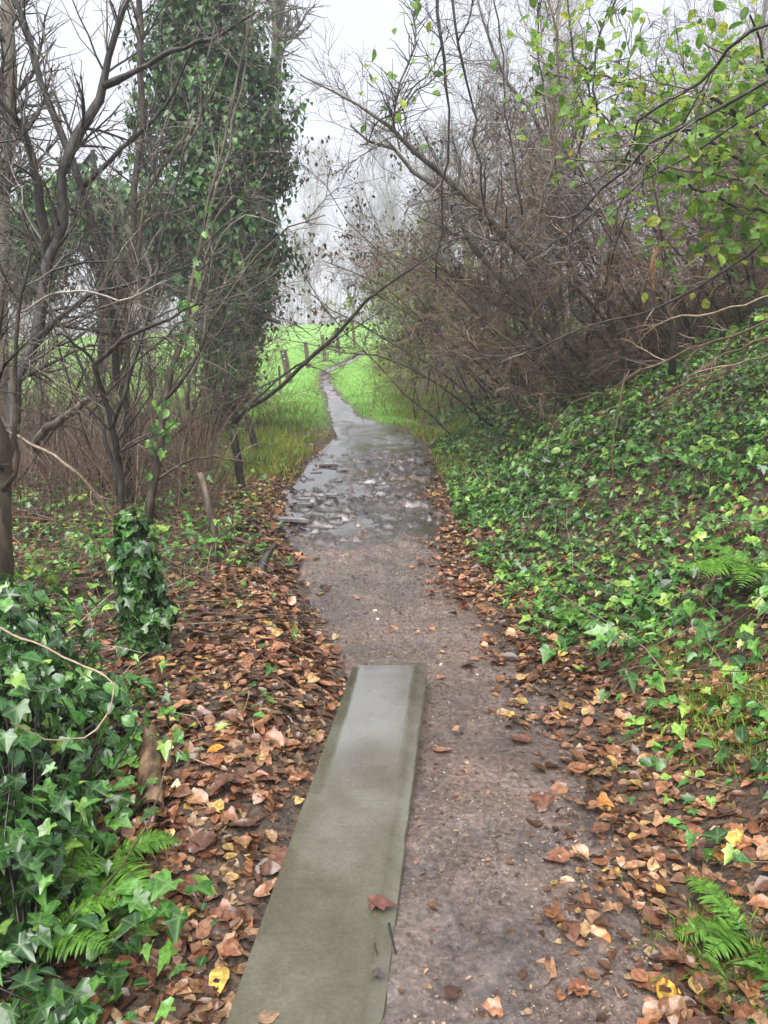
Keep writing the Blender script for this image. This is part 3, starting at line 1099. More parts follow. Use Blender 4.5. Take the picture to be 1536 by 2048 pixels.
TREES = [big_tree(101, 15, 30, 260, 2300), big_tree(102, 17, 34, 300, 2600, (20, 45)), big_tree(103, 13, 36, 280, 2300, (30, 70))]
for a_, b_ in TREES:
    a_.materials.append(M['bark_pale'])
    b_.materials.append(M['twig_mist_pale'])  # trunk and twig colours lightened to imitate silhouettes fading in mist
far = [  # x, y, prototype, scale, turn, label
    (-11.0, 118, 1, 1.6, .3, 'misty bare tree just left of the gap over the meadow crest'),
    (-5.6, 132, 0, 1.75, 1.4, 'misty bare tree in the middle of the gap above the crest'),
    (-2.0, 125, 2, 1.8, 2.2, 'misty bare tree above the farthest fence post'),
    (2.6, 118, 1, 1.6, 3.0, 'misty bare tree rising behind the hedge where the path vanishes'),
    (-15.5, 106, 2, 1.5, 4.0, 'misty bare tree half hidden behind the tall ivy column'),
    (-.4, 145, 0, 1.65, 2.6, 'very faint bare tree farthest back beyond the fence line'),
    (7.4, 108, 0, 1.5, 5.1, 'misty bare tree crown over the tangled hanging vine'),
    (-32, 120, 1, 1.3, 1.9, 'misty bare tree seen through the left thicket'),
    (-58, 130, 2, 1.3, 3.3, 'misty bare tree behind the forked leaning trunk'),
    (1.9, 33, 2, .62, 1.1, 'smaller bare tree on the hedge line near the path end'),
    (2.6, 25, 0, .55, 2.9, 'slender bare tree in the hedge right of the far path'),
    (4.6, 21, 1, .56, .6, 'bare tree behind the hanging vine on the right bank'),
    (7.6, 17.5, 2, .60, 2.0, 'bare pinkish tree behind the green leaves at upper right'),
    (10.2, 15.5, 0, .55, 3.9, 'bare tree at the upper right corner above the bank'),
]
for (x, y, k, s, rz, lab) in far:
    z = float(ground_h(x, y)) - .15
    t = thing('bare_tree', lab, 'tree', (x, y, z), 'bare trees around the meadow')
    t.rotation_euler = (0, 0, rz)
    t.scale = (s, s, s)
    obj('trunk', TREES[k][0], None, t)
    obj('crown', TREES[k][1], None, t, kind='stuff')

# a hazy belt of wood beyond the crest
rb = np.random.default_rng(77)
g_ = Geo()
Pb = []
for k in range(420):
    x, y = rb.uniform(-100, 70), rb.uniform(150, 195)
    p = np.array([x, y, float(smooth_h(x, y))])
    h_ = rb.uniform(7, 15)
    d = np.array([rb.normal(0, .08), rb.normal(0, .05), 1])
    Pb.append(np.array([p + d * h_ * q for q in np.linspace(0, 1, 5)]))
Pb = np.array(Pb)
Rb = np.linspace(.2, .05, 5)[None] * rb.uniform(.6, 1.3, (420, 1))
g_.tubes(Pb, Rb, 4)
Pc, Rc = grow(rb, Pb, Rb, 7000, (.15, 1), (1.6, 3.6), (25, 60), 3, (0, 0, .5), .2, .5, .02, .4)
g_.tubes(Pc, Rc, 3)
tag(obj('distant_wood', g_, M['twig_mist_pale']), 'hazy grey belt of leafless wood beyond the meadow crest', 'wood', kind='stuff')

# ------------------------------------------------------------------ ivy-clad trees on the left
def ivy_tree(label, base_uvd, line, seed, n_clump, per, leaf, trunk_px, bark, branches=()):
    """line: (u, v, metres ahead, half width in photo px) along the ivy column"""
    rng = np.random.default_rng(seed)
    ln = np.array([np.append(at(u, v, d), w * d / FPX) for (u, v, d, w) in line])
    base = at(*base_uvd)
    base[2] = float(ground_h(base[0], base[1]))
    t = thing('ivy_clad_tree', label, 'tree', base)
    P, R = stem_poly(trunk_px, 14, .02, rng)
    P[0, 2] = float(ground_h(P[0, 0], P[0, 1])) - .1
    obj('trunk', Geo().tubes(P, R, 9), bark, t)
    for br in branches:
        p, r = stem_poly(br, 8, .02, rng)
        obj('branch', Geo().tubes(p, r, 6), bark, t)
    c = spline(ln, 60)
    i = rng.integers(0, 60, n_clump)
    th = rng.uniform(0, 2 * math.pi, n_clump)
    lump = .6 + .75 * vnoise(i * .16 + 3.7 * np.cos(th), 2.2 * np.sin(th) + seed, seed)
    rad = c[i, 3] * lump * rng.uniform(.1, 1.15, n_clump) ** .6
    cc = c[i, :3] + np.column_stack([np.cos(th) * rad, np.sin(th) * rad, rng.normal(0, .15, n_clump)])
    out = np.column_stack([np.cos(th), np.sin(th), rng.normal(.1, .3, n_clump)])
    j = np.repeat(np.arange(n_clump), per)
    off = rng.normal(size=(len(j), 3)) * rng.uniform(.08, .22, n_clump)[j][:, None]
    off[:, 2] -= .08 * rng.random(len(j))
    pos = cc[j] + off
    nor = nrm(out[j] + rng.normal(0, .55, (len(j), 3)) + np.array([0, 0, .35]))
    tip = nrm(rng.normal(0, .4, (len(j), 3)) + np.array([0, 0, -1.]))
    g_ = Geo()
    scatter_leaves(g_, [ivy_small(rng)], pos, nor, tip, rng.uniform(leaf * .7, leaf * 1.3, len(j)), rng)
    obj('crown', g_, M['ivy_tree'], t, kind='stuff')
    # runners linking the clumps to the trunk
    tp = P[np.clip((i / 60 * 14).astype(int), 0, 13)]
    seg = np.stack([tp, (tp + cc) / 2 + rng.normal(0, .05, cc.shape), cc], 1)
    obj('ivy_runners', Geo().tubes(seg, np.broadcast_to(np.array([.012, .008, .004]), (n_clump, 3)), 3), M['twig_dark'], t, kind='stuff')
    return t


ivy_tree('tall tree trunk smothered in dark glossy ivy, left of the meadow gap', (452, 800, 13),
         [(455, 770, 13, 16), (460, 690, 13, 28), (468, 600, 13, 55), (460, 500, 13, 90), (440, 400, 13, 120), (425, 300, 13, 130), (418, 200, 13, 125), (412, 100, 13, 105), (405, 20, 13, 70), (400, -40, 13, 45)],
         201, 430, 78, .088, [(448, 800, 13, 42), (450, 640, 13, 36), (440, 400, 13, 30), (430, 200, 13, 24), (420, 0, 13, 18), (410, -200, 13, 12)], M['bark_brown'],
         [[(450, 640, 13, 20), (490, 620, 12.8, 14), (560, 645, 12.6, 8)], [(440, 420, 13, 20), (500, 370, 13, 14), (570, 380, 12.8, 7)], [(436, 300, 13, 18), (380, 240, 12.8, 12), (290, 200, 12.6, 6)]])
ivy_tree('low spreading ivy mass behind the forked trunks at left', (190, 760, 16),
         [(330, 560, 16, 70), (290, 470, 16, 85), (230, 420, 16, 95), (170, 400, 16, 100), (110, 420, 16, 80), (70, 480, 16, 60), (60, 560, 16, 50)],
         202, 300, 60, .10, [(200, 790, 16, 22), (205, 650, 16, 19), (200, 500, 16, 16), (190, 380, 16, 16), (185, 300, 16, 8)], M['bark_dark'],
         [[(203, 560, 16, 18), (250, 480, 16, 12), (310, 430, 16, 6)], [(201, 540, 16, 18), (140, 470, 16, 12), (90, 430, 16, 6)]])

pt = thing('pale_trunk', 'tall straight pale trunk rising behind the ivy column', 'tree', at(490, 790, 19))
P, R = stem_poly([(490, 790, 19, 26), (515, 500, 19, 24), (552, 150, 19, 21), (552, -100, 19, 17), (556, -420, 19, 10)], 12)
obj('trunk', Geo().tubes(P, R, 9), M['bark_pale'], pt)
P1, R1 = grow(np.random.default_rng(9), P[None], R[None], 26, (.55, 1), (1.2, 2.6), (30, 60), 6, (0, 0, .6), .15, .35, .01)
P2, R2 = grow(np.random.default_rng(10), P1, R1, 420, (.1, 1), (.5, 1.1), (20, 55), 4, (0, 0, .2), .2, .6, .004)
obj('crown', Geo().tubes(P1, R1, 4).tubes(P2, R2, 3), M['twig_grey'], pt, kind='stuff')
pt = thing('pale_trunk', 'tall pale trunk at the upper left edge of the picture', 'tree', at(10, 820, 12))
P, R = stem_poly([(5, 830, 12, 34), (0, 600, 12, 30), (5, 420, 12, 28), (20, 200, 12, 25), (16, 0, 12, 22), (10, -300, 12, 14)], 12, .01)
obj('trunk', Geo().tubes(P, R, 9), M['bark_pale'], pt)
P1, R1 = grow(np.random.default_rng(11), P[None], R[None], 30, (.4, 1), (1.2, 2.4), (30, 65), 6, (0, 0, .5), .15, .35, .01)
P2, R2 = grow(np.random.default_rng(12), P1, R1, 480, (.1, 1), (.5, 1.0), (20, 55), 4, (0, 0, .1), .2, .6, .003)
obj('crown', Geo().tubes(P1, R1, 4).tubes(P2, R2, 3), M['twig_dark'], pt, kind='stuff')

# ------------------------------------------------------------------ left thicket: hand-traced stems
def LV(n1, n2, L1=(.5, 1.1), L2=(.25, .55), trop=(0, 0, .25), wob=.2, n3=0, L3=(.12, .3), rf=.33, ang=(25, 60)):
    a = [dict(n=n1, t=(.25, 1), L=L1, ang=ang, K=6, trop=trop, wob=wob, rf=rf, rmin=.0042, S=4),
         dict(n=n2, t=(.1, 1), L=L2, ang=(20, 60), K=4, trop=trop, wob=wob, rf=.6, rmin=.003)]
    if n3:
        a.append(dict(n=n3, t=(.1, 1), L=L3, ang=(20, 60), K=3, trop=trop, wob=wob, rf=.65, rmin=.0025))
    return a


def traced(name, label, cat, stems, seed, bark, twig, levels, wob=.022, rooted=True, slim=.74, **kw):
    rng = np.random.default_rng(seed)
    S = []
    for s_ in stems:
        a0, a1 = at(*s_[0][:3]), at(*s_[-1][:3])
        S.append(stem_poly(s_, 14, min(wob, .006 * float(np.linalg.norm(a1 - a0))), rng))
    S = [(p, r * slim * rng.uniform(.88, 1.12, len(r))) for p, r in S]
    p0 = S[0][0]
    g0 = float(surf_h(p0[0, 0], p0[0, 1]))
    if rooted:
        p0[0, 2] = min(p0[0, 2], g0 - .03)
    else:
        g0 = p0[0, 2]
    return bare_plant(name, label, cat, (p0[0, 0], p0[0, 1], g0), S, seed, bark, twig, levels, **kw)


traced('leaning_tree', 'stout dark leaning trunk forking near the top left corner', 'tree',
       [[(-10, 1010, 6.5, 48), (28, 850, 6.7, 36), (62, 690, 7, 31), (105, 500, 7.2, 28), (150, 300, 7.3, 25), (205, 175, 7.4, 22), (235, 60, 7.4, 14), (280, -60, 7.4, 14)],
        [(208, 172, 7.4, 19), (270, 145, 7.3, 15), (345, 100, 7.2, 11), (430, 75, 7.1, 10), (520, 20, 7.0, 5)],
        [(100, 520, 7.2, 24), (60, 300, 7.0, 19), (20, 220, 6.8, 13), (-40, 170, 6.7, 8)],
        [(62, 690, 7, 22), (110, 640, 6.8, 16), (180, 590, 6.6, 12), (280, 560, 6.5, 8), (400, 520, 6.4, 4)]],
       301, M['bark_dark'], M['twig_dark'], LV(60, 420, (.6, 1.5), (.3, .8), (0, 0, -.05), .16, 380), sides=9)
traced('crossing_tree', 'thin dark trunk slanting down to the right across the leaning tree', 'tree',
       [[(260, 980, 7.6, 22), (238, 760, 7.6, 20), (215, 540, 7.6, 19), (165, 375, 7.6, 18), (130, 280, 7.6, 19), (90, 190, 7.6, 16), (38, 0, 7.6, 12), (10, -120, 7.6, 8)],
        [(165, 375, 7.6, 14), (240, 300, 7.5, 11), (330, 210, 7.4, 8), (400, 60, 7.3, 5)]],
       302, M['bark_dark'], M['twig_dark'], LV(36, 260, (.6, 1.4), (.3, .8), (0, 0, .1), .16, 240))
traced('upright_tree', 'upright slim grey stem between the leaning tree and the ivy column', 'tree',
       [[(255, 900, 9, 18), (258, 650, 9, 17), (262, 430, 9, 16), (273, 320, 9, 15), (285, 200, 9, 18), (275, 0, 9, 14), (270, -120, 9, 10)],
        [(262, 430, 9, 12), (330, 330, 8.9, 9), (420, 200, 8.8, 6), (460, 90, 8.7, 4)]],
       303, M['bark_brown'], M['twig_dark'], LV(36, 260, (.7, 1.5), (.3, .8), (0, 0, .1), .16, 240))
traced('forked_shrub', 'black wet forked shrub with a long arm reaching right, behind the ivy stump', 'shrub',
       [[(246, 1060, 6.2, 22), (238, 960, 6.2, 20), (222, 860, 6.1, 18), (203, 780, 6.1, 16), (192, 738, 6, 14), (235, 690, 5.9, 12), (290, 655, 5.8, 10), (350, 632, 5.7, 7), (420, 600, 5.6, 4)],
        [(193, 742, 6, 12), (182, 715, 6, 9), (150, 690, 5.9, 7), (120, 668, 5.8, 5), (60, 690, 5.8, 3)],
        [(222, 858, 6.1, 13), (255, 760, 6.2, 12), (268, 700, 6.2, 11), (300, 600, 6.3, 9), (335, 440, 6.4, 7), (400, 230, 6.5, 5), (430, 60, 6.6, 4)],
        [(240, 1000, 6.2, 12), (205, 850, 6.3, 10), (165, 740, 6.4, 8), (120, 640, 6.4, 6), (60, 560, 6.5, 4)]],
       304, M['bark_dark'], M['twig_dark'], LV(46, 260, (.5, 1.2), (.25, .6), (0, 0, .0), .16, 240))


def vine_up(t, allP, rng):
    P, R = allP[0]
    pts = P[0]
    for k in range(46):
        q = rng.uniform(.12, .62) * (len(pts) - 1)
        i = int(q)
        p = pts[i] * (1 - q + i) + pts[i + 1] * (q - i) + rng.normal(0, .05, 3) + np.array([0, -.04, 0])
        o = obj('ivy_leaf', IVY_M[k % 11], None, t)
        X, Y, Z = axes(nrm(np.array([[rng.normal(0, .4), -1, .3]])), np.array([[rng.normal(0, .3), 0, -1.]]))
        place(o, p, X[0], Y[0], Z[0], rng.uniform(.05, .085), t)


traced('ivy_hung_shrub', 'brown upright shrub with a few pale ivy leaves climbing its stem', 'shrub',
       [[(292, 1070, 6, 26), (305, 960, 6, 24), (325, 830, 6, 21), (345, 740, 6.1, 18), (372, 620, 6.2, 14), (405, 480, 6.3, 11), (455, 250, 6.4, 8), (500, 60, 6.5, 5), (520, -60, 6.5, 4)],
        [(305, 965, 6, 11), (360, 930, 5.9, 9), (420, 915, 5.8, 6), (500, 925, 5.8, 3)],
        [(310, 930, 6, 12), (300, 760, 6.2, 10), (285, 640, 6.4, 8), (280, 470, 6.5, 6), (330, 250, 6.6, 4)],
        [(330, 800, 6, 12), (400, 700, 6.0, 9), (450, 600, 6.0, 7), (560, 470, 6.0, 4), (650, 430, 6.0, 2.5)]],
       305, M['bark_brown'], M['twig_dark'], LV(50, 260, (.5, 1.3), (.25, .6), (0, 0, .05), .16, 240), extra=vine_up)
traced('edge_trunk', 'thick brown trunk cut by the left picture edge', 'tree',
       [[(-8, 1215, 4.0, 66), (-2, 1100, 4.0, 58), (2, 980, 4.0, 50), (-14, 860, 4.05, 46), (-40, 700, 4.1, 42), (-90, 450, 4.2, 36), (-150, 100, 4.3, 26)],
        [(4, 980, 4.0, 16), (30, 940, 4.0, 12), (30, 690, 4.0, 11), (42, 610, 4.0, 10), (62, 520, 4.0, 7), (40, 400, 4.0, 5)]],
       306, M['bark_brown'], M['twig_dark'], LV(26, 160, (.3, .8), (.2, .4), (0, 0, 0), .22), sides=10)
traced('curved_branch', 'thick pale curved branch sagging low across the left thicket', 'branch',
       [[(70, 900, 7.2, 24), (85, 865, 7.0, 24), (120, 845, 6.8, 23), (155, 815, 6.6, 20), (175, 797, 6.5, 16), (200, 790, 6.4, 8)]],
       307, M['bark_grey'], M['twig_dark'], LV(6, 30, (.3, .5), (.1, .3)), rooted=False)
traced('arching_bramble', 'long pale arching bramble shoot crossing the left thicket', 'bramble',
       [[(-10, 850, 5.0, 8), (70, 890, 5.0, 9), (150, 940, 5.0, 9), (190, 990, 5.05, 8), (240, 1060, 5.1, 6)]],
       308, M['twig_tan'], M['twig_tan'], LV(8, 30, (.2, .4), (.1, .2)))
traced('diagonal_branch', 'long bare dark branch rising diagonally right across the meadow view', 'branch',
       [[(470, 845, 8.2, 13), (500, 815, 8.1, 14), (545, 785, 8, 13), (590, 745, 7.9, 12), (640, 700, 7.8, 11), (690, 650, 7.7, 9), (735, 600, 7.6, 8), (790, 560, 7.5, 7), (850, 520, 7.4, 5), (960, 450, 7.3, 3)],
        [(500, 812, 8.1, 7), (560, 755, 8, 5), (625, 712, 7.9, 4)]],
       309, M['bark_dark'], M['twig_dark'], LV(8, 26, (.25, .5), (.1, .25)), wob=.006, rooted=False)
for k, (lab, st) in enumerate([
    ('pale arching shoot bowed before the ivy column, upper of two', [(390, 640, 7, 6), (405, 540, 6.9, 6), (430, 440, 6.8, 6), (465, 398, 6.7, 5), (510, 395, 6.7, 4), (545, 405, 6.7, 3)]),
    ('pale arching shoot bowed before the ivy column, lower of two', [(370, 700, 7, 6), (395, 590, 6.9, 6), (430, 500, 6.8, 5), (470, 440, 6.7, 5), (520, 432, 6.7, 4), (580, 470, 6.7, 2)]),
    ('thin pale shoot running level over the left thicket', [(40, 625, 5.6, 6), (110, 590, 5.5, 7), (180, 585, 5.5, 6), (250, 600, 5.5, 5), (330, 560, 5.5, 3)]),
    ('long thin shoot slanting up right from the left thicket', [(180, 830, 6.2, 5), (300, 700, 6.1, 6), (380, 640, 6, 5), (470, 590, 5.9, 4), (560, 540, 5.9, 2)]),
    ('straight thin shoot leaning left in front of the ivy column', [(375, 820, 7.2, 9), (400, 640, 7.2, 8), (430, 430, 7.2, 7), (470, 230, 7.2, 6), (495, 90, 7.2, 5), (500, -40, 7.2, 4)]),
]):
    traced('arching_shoot', lab, 'shoot', [st], 320 + k, M['twig_grey'], M['twig_grey'], LV(7, 30, (.25, .6), (.1, .3)), rooted=False, group='pale shoots in the left thicket')

# hazel stools further back on the left
rl = np.random.default_rng(400)
for k, (x, y, nst, L, lean, lab) in enumerate([
    (-2.7, 8.2, 6, (2.4, 4.4), (.12, -.05), 'dense upright hazel clump right behind the two traced shrubs on the left'),
    (-3.7, 9.6, 5, (2.6, 4.6), (.2, 0), 'grey hazel clump at the middle of the left thicket'),
    (-4.8, 8.4, 4, (2.4, 4.2), (.3, 0), 'bare hazel clump right of the leaning forked tree'),
    (-3.0, 11.2, 8, (1.8, 3.4), (.25, -.1), 'bare clump at the foot of the tall ivy column'),
    (-5.6, 10.5, 9, (2.8, 4.8), (.1, 0), 'bare clump beneath the low ivy mass at left'),
    (-6.6, 13.0, 8, (2.4, 4.2), (0, 0), 'farthest bare clump at left before the meadow'),
    (-4.4, 14.2, 8, (2.0, 3.6), (.1, 0), 'bare clump between the two ivy trees near the meadow'),
]):
    st = rand_stems(rl, (x, y), nst, L, .3, lean, 9, (.008, .018), .08, .3)
    bare_plant('hazel_clump', lab, 'shrub', (x, y, float(surf_h(x, y))), st, 410 + k, M['bark_dark' if k % 2 else 'bark_brown'], M['twig_dark'],
               LV(60, 420, (.6, 1.5), (.3, .8), (.02, 0, .1), .17, 500), group='bare clumps in the left thicket', sides=5)

# dead brown canes standing along the left side
rc = np.random.default_rng(430)
n_ = 2600
x_ = np.where(rc.random(n_) < .4, rc.normal(-2.5, .6, n_), rc.uniform(-8.5, -1.7, n_))
y_ = rc.uniform(6.6, 13.5, n_)
q = (x_ < np.interp(y_, [6, 8, 10, 12.5], [-1.5, -1.75, -2.3, -3.0])) & (fbm(x_ * 1.6, y_ * 1.6, 207, 2) > .36)
x_, y_ = x_[q], y_[q]
n_ = len(x_)
P0 = np.column_stack([x_, y_, ground_h(x_, y_) - .03])
d = nrm(np.column_stack([rc.normal(0.05, .34, n_), rc.normal(0, .3, n_), np.ones(n_)]))
ll = .3 + 1.5 * rc.random(n_) ** 1.6
Pc = [P0]
for k in range(4):
    d = nrm(d + rc.normal(0, .13, (n_, 3)))
    Pc.append(Pc[-1] + d * (ll / 4)[:, None])
Pc = np.stack(Pc, 1)
Rc = (rc.uniform(.002, .005, n_))[:, None] * np.linspace(1, .5, 5)[None]
P2, R2 = grow(rc, Pc, Rc, 4500, (.3, 1), (.15, .55), (25, 70), 4, (0, 0, 0), .22, .6, .0013)
tag(obj('dead_canes', Geo().tubes(Pc, Rc, 4, rc.random(len(Pc))).tubes(P2, R2, 3, rc.random(len(P2))), M['twig_red']), 'reddish brown dead canes standing in the left thicket', 'canes', kind='stuff')

# low brush closing the view to the meadow at left
for k, (x, y, L, lab) in enumerate([(-3.7, 12.6, (1.0, 1.9), 'low bare brush beside the ivy column foot'), (-4.9, 12.2, (1.1, 2.2), 'low bare brush left of the ivy column'), (-6.3, 11.8, (1.1, 2.2), 'low bare brush in the middle of the left thicket'),
                                    (-7.7, 12.6, (1.1, 2.2), 'low bare brush toward the left edge'), (-9.0, 13.4, (1.1, 2.2), 'low bare brush at the far left edge of the meadow')]):
    st = rand_stems(rl, (x, y), 12, L, .45, (.1, 0), 8, (.005, .012), .14, .5)
    bare_plant('low_brush', lab, 'shrub', (x, y, float(surf_h(x, y))), st, 460 + k, M['bark_brown'], M['twig_red'], LV(70, 600, (.4, .9), (.25, .6), (0, 0, .05), .2, 700),
               group='low brush before the meadow', sides=5, extra=twig_leaves('leaves', M['yellow_leaf'], 140, (.04, .08), hang=.4))

# fallen twigs and dry bramble on the ground at left
n_ = 2600
x_ = rc.uniform(-5.5, -.95, n_)
y_ = rc.uniform(2.6, 9.5, n_)
q = x_ < np.interp(y_, [2.6, 4, 6, 9], [-1.2, -1.1, -1.25, -1.8])
x_, y_ = x_[q], y_[q]
n_ = len(x_)
a_ = rc.uniform(0, 2 * math.pi, n_)
d = nrm(np.column_stack([np.cos(a_), np.sin(a_), rc.uniform(-.05, .5, n_)]))
ll = rc.uniform(.15, .7, n_)
Pc = [np.column_stack([x_, y_, surf_h(x_, y_) + rc.uniform(.0, .10, n_)])]
for k in range(4):
    d = nrm(d + rc.normal(0, .14, (n_, 3)) + np.array([0, 0, -.09]))
    Pc.append(Pc[-1] + d * (ll / 4)[:, None])
Pc = np.stack(Pc, 1)
tag(obj('fallen_twigs', Geo().tubes(Pc, rc.uniform(.0015, .0045, n_)[:, None] * np.linspace(1, .5, 5)[None], 3, rc.random(n_)), M['twig_red']), 'tangle of thin fallen twigs on the ground at left', 'twigs', kind='stuff')

# ------------------------------------------------------------------ right thicket
rr_ = np.random.default_rng(500)
traced('leaning_hazel', 'grey leaning hazel whose long stems slant up left over the path', 'shrub',
       [[(1118, 720, 9.4, 12), (1110, 640, 9.3, 14), (1078, 555, 9.2, 17), (988, 450, 9, 19), (893, 360, 8.8, 16), (830, 295, 8.6, 13), (768, 240, 8.5, 10), (690, 195, 8.4, 6), (600, 150, 8.3, 3)],
        [(1130, 700, 9.5, 24), (1088, 645, 9.4, 22), (968, 520, 9.2, 17), (888, 410, 9.1, 13), (783, 295, 9, 9), (700, 250, 8.9, 5)],
        [(1240, 705, 9.2, 16), (1190, 660, 9.1, 16), (1145, 610, 9.0, 14), (1140, 560, 9.0, 10), (1120, 470, 8.9, 6), (1060, 380, 8.8, 3)],
        [(1345, 640, 8.6, 22), (1300, 545, 8.7, 22), (1230, 430, 8.8, 19), (1140, 320, 8.9, 15), (1060, 230, 9, 11), (990, 110, 9, 8), (950, -20, 9, 5)],
        [(1215, 585, 8.4, 10), (1200, 560, 8.4, 11), (1205, 520, 8.4, 10), (1195, 470, 8.4, 8), (1180, 380, 8.4, 6), (1120, 260, 8.5, 4)]],
       501, M['bark_grey'], M['twig_grey'], LV(120, 1300, (.5, 1.3), (.25, .6), (-.05, 0, -.05), .2, 2600), sides=8)
traced('splintered_stem', 'snapped stem with a bright orange splintered top on the bank', 'branch',
       [[(1352, 660, 8.2, 20), (1325, 600, 8.2, 19), (1306, 555, 8.2, 17), (1304, 530, 8.2, 12)]],
       502, M['bark_brown'], M['twig_red'], LV(6, 20, (.2, .4), (.1, .2)))
P, R = stem_poly([(1308, 580, 8.16, 5), (1304, 545, 8.12, 10), (1310, 515, 8.12, 8), (1322, 482, 8.12, 1.5)], 9, .012)
so = bpy.data.objects['splintered_stem']
obj('splinter', Geo().tubes(P, R, 5), M['split_wood'], so)

for k, (lab, stems) in enumerate([
    ('dark wiry branch reaching in from the upper right edge, topmost', [[(1600, 20, 4.2, 9), (1480, 75, 4.3, 9), (1420, 150, 4.4, 8), (1330, 200, 4.5, 7), (1280, 240, 4.6, 7), (1262, 300, 4.7, 6), (1225, 345, 4.8, 5), (1150, 375, 4.9, 3)], [(1420, 150, 4.4, 5), (1340, 290, 4.6, 4), (1280, 340, 4.7, 3), (1180, 400, 4.8, 2)]]),
    ('dark branch from the right edge sweeping level then down left', [[(1620, 120, 4.0, 11), (1500, 185, 4.1, 11), (1400, 235, 4.2, 9), (1300, 290, 4.3, 8), (1240, 350, 4.4, 7), (1160, 420, 4.5, 5), (1040, 470, 4.6, 3), (900, 520, 4.7, 2)]]),
    ('long thin branch from the right edge over the brown brambles', [[(1620, 420, 4.6, 8), (1480, 520, 4.8, 8), (1350, 600, 5, 7), (1180, 650, 5.2, 6), (1050, 700, 5.4, 4), (920, 720, 5.6, 2)], [(1620, 150, 4.6, 7), (1480, 240, 4.8, 6), (1350, 330, 5, 5), (1200, 420, 5.2, 4), (1060, 520, 5.4, 3)]]),
    ('bundle of pale bowed bramble shoots at the right edge', [[(1620, 600, 4.4, 8), (1480, 665, 4.6, 8), (1390, 695, 4.8, 7), (1270, 750, 5, 6), (1200, 790, 5.2, 4)], [(1620, 640, 4.4, 7), (1500, 690, 4.6, 7), (1440, 715, 4.8, 6), (1330, 790, 5.0, 3)], [(1620, 560, 4.5, 6), (1450, 620, 4.7, 6), (1330, 640, 4.9, 5), (1260, 700, 5.1, 3)], [(1620, 690, 4.3, 5), (1500, 720, 4.5, 5), (1380, 760, 4.7, 4)]]),
]):
    traced('reaching_branch', lab, 'branch', stems, 520 + k, M['bark_dark' if k < 3 else 'twig_tan'], M['twig_dark' if k < 3 else 'twig_red'], LV(16, 80, (.2, .55), (.1, .3), (0, 0, .05)), group='branches reaching in from the right', sides=6, rooted=False)

for k, (lab, stems) in enumerate([
    ('dark thin stem hanging straight from the top, left of the pair', [[(872, 560, 8.5, 5), (880, 400, 8.4, 6), (893, 250, 8.3, 6), (885, 90, 8.2, 8), (872, 0, 8.2, 8), (866, -90, 8.2, 8)], [(886, 85, 8.2, 5), (860, 140, 8.3, 4), (815, 190, 8.3, 4), (780, 260, 8.4, 3)]]),
    ('dark thin stem hanging from the top with a fork at its head', [[(985, 470, 8.6, 4), (960, 350, 8.5, 5), (940, 180, 8.4, 6), (915, 80, 8.3, 7), (900, -40, 8.3, 7)], [(917, 82, 8.3, 5), (940, 30, 8.3, 5), (955, -50, 8.3, 4)]]),
    ('thin upright stem in the sky gap between the hanging vines', [[(1045, 430, 7.2, 5), (1020, 280, 7.2, 5), (1005, 120, 7.2, 5), (985, -30, 7.2, 4)], [(1120, 380, 7.2, 4), (1090, 200, 7.2, 4), (1075, 60, 7.2, 4), (1090, -40, 7.2, 3)]]),
    ('slender stem curving up to the top edge above the green leaves', [[(1205, 300, 6.2, 5), (1190, 180, 6.2, 6), (1195, 80, 6.2, 6), (1240, -20, 6.2, 5)], [(1215, 260, 6.2, 4), (1260, 120, 6.2, 4), (1290, 40, 6.2, 3)]]),
]):
    traced('vine_stem', lab, 'vine', stems, 540 + k, M['bark_dark'], M['twig_dark'], LV(22, 170, (.3, .8), (.15, .4), (0, 0, -.35), .22), group='vine stems hanging on the right', sides=5, rooted=False)

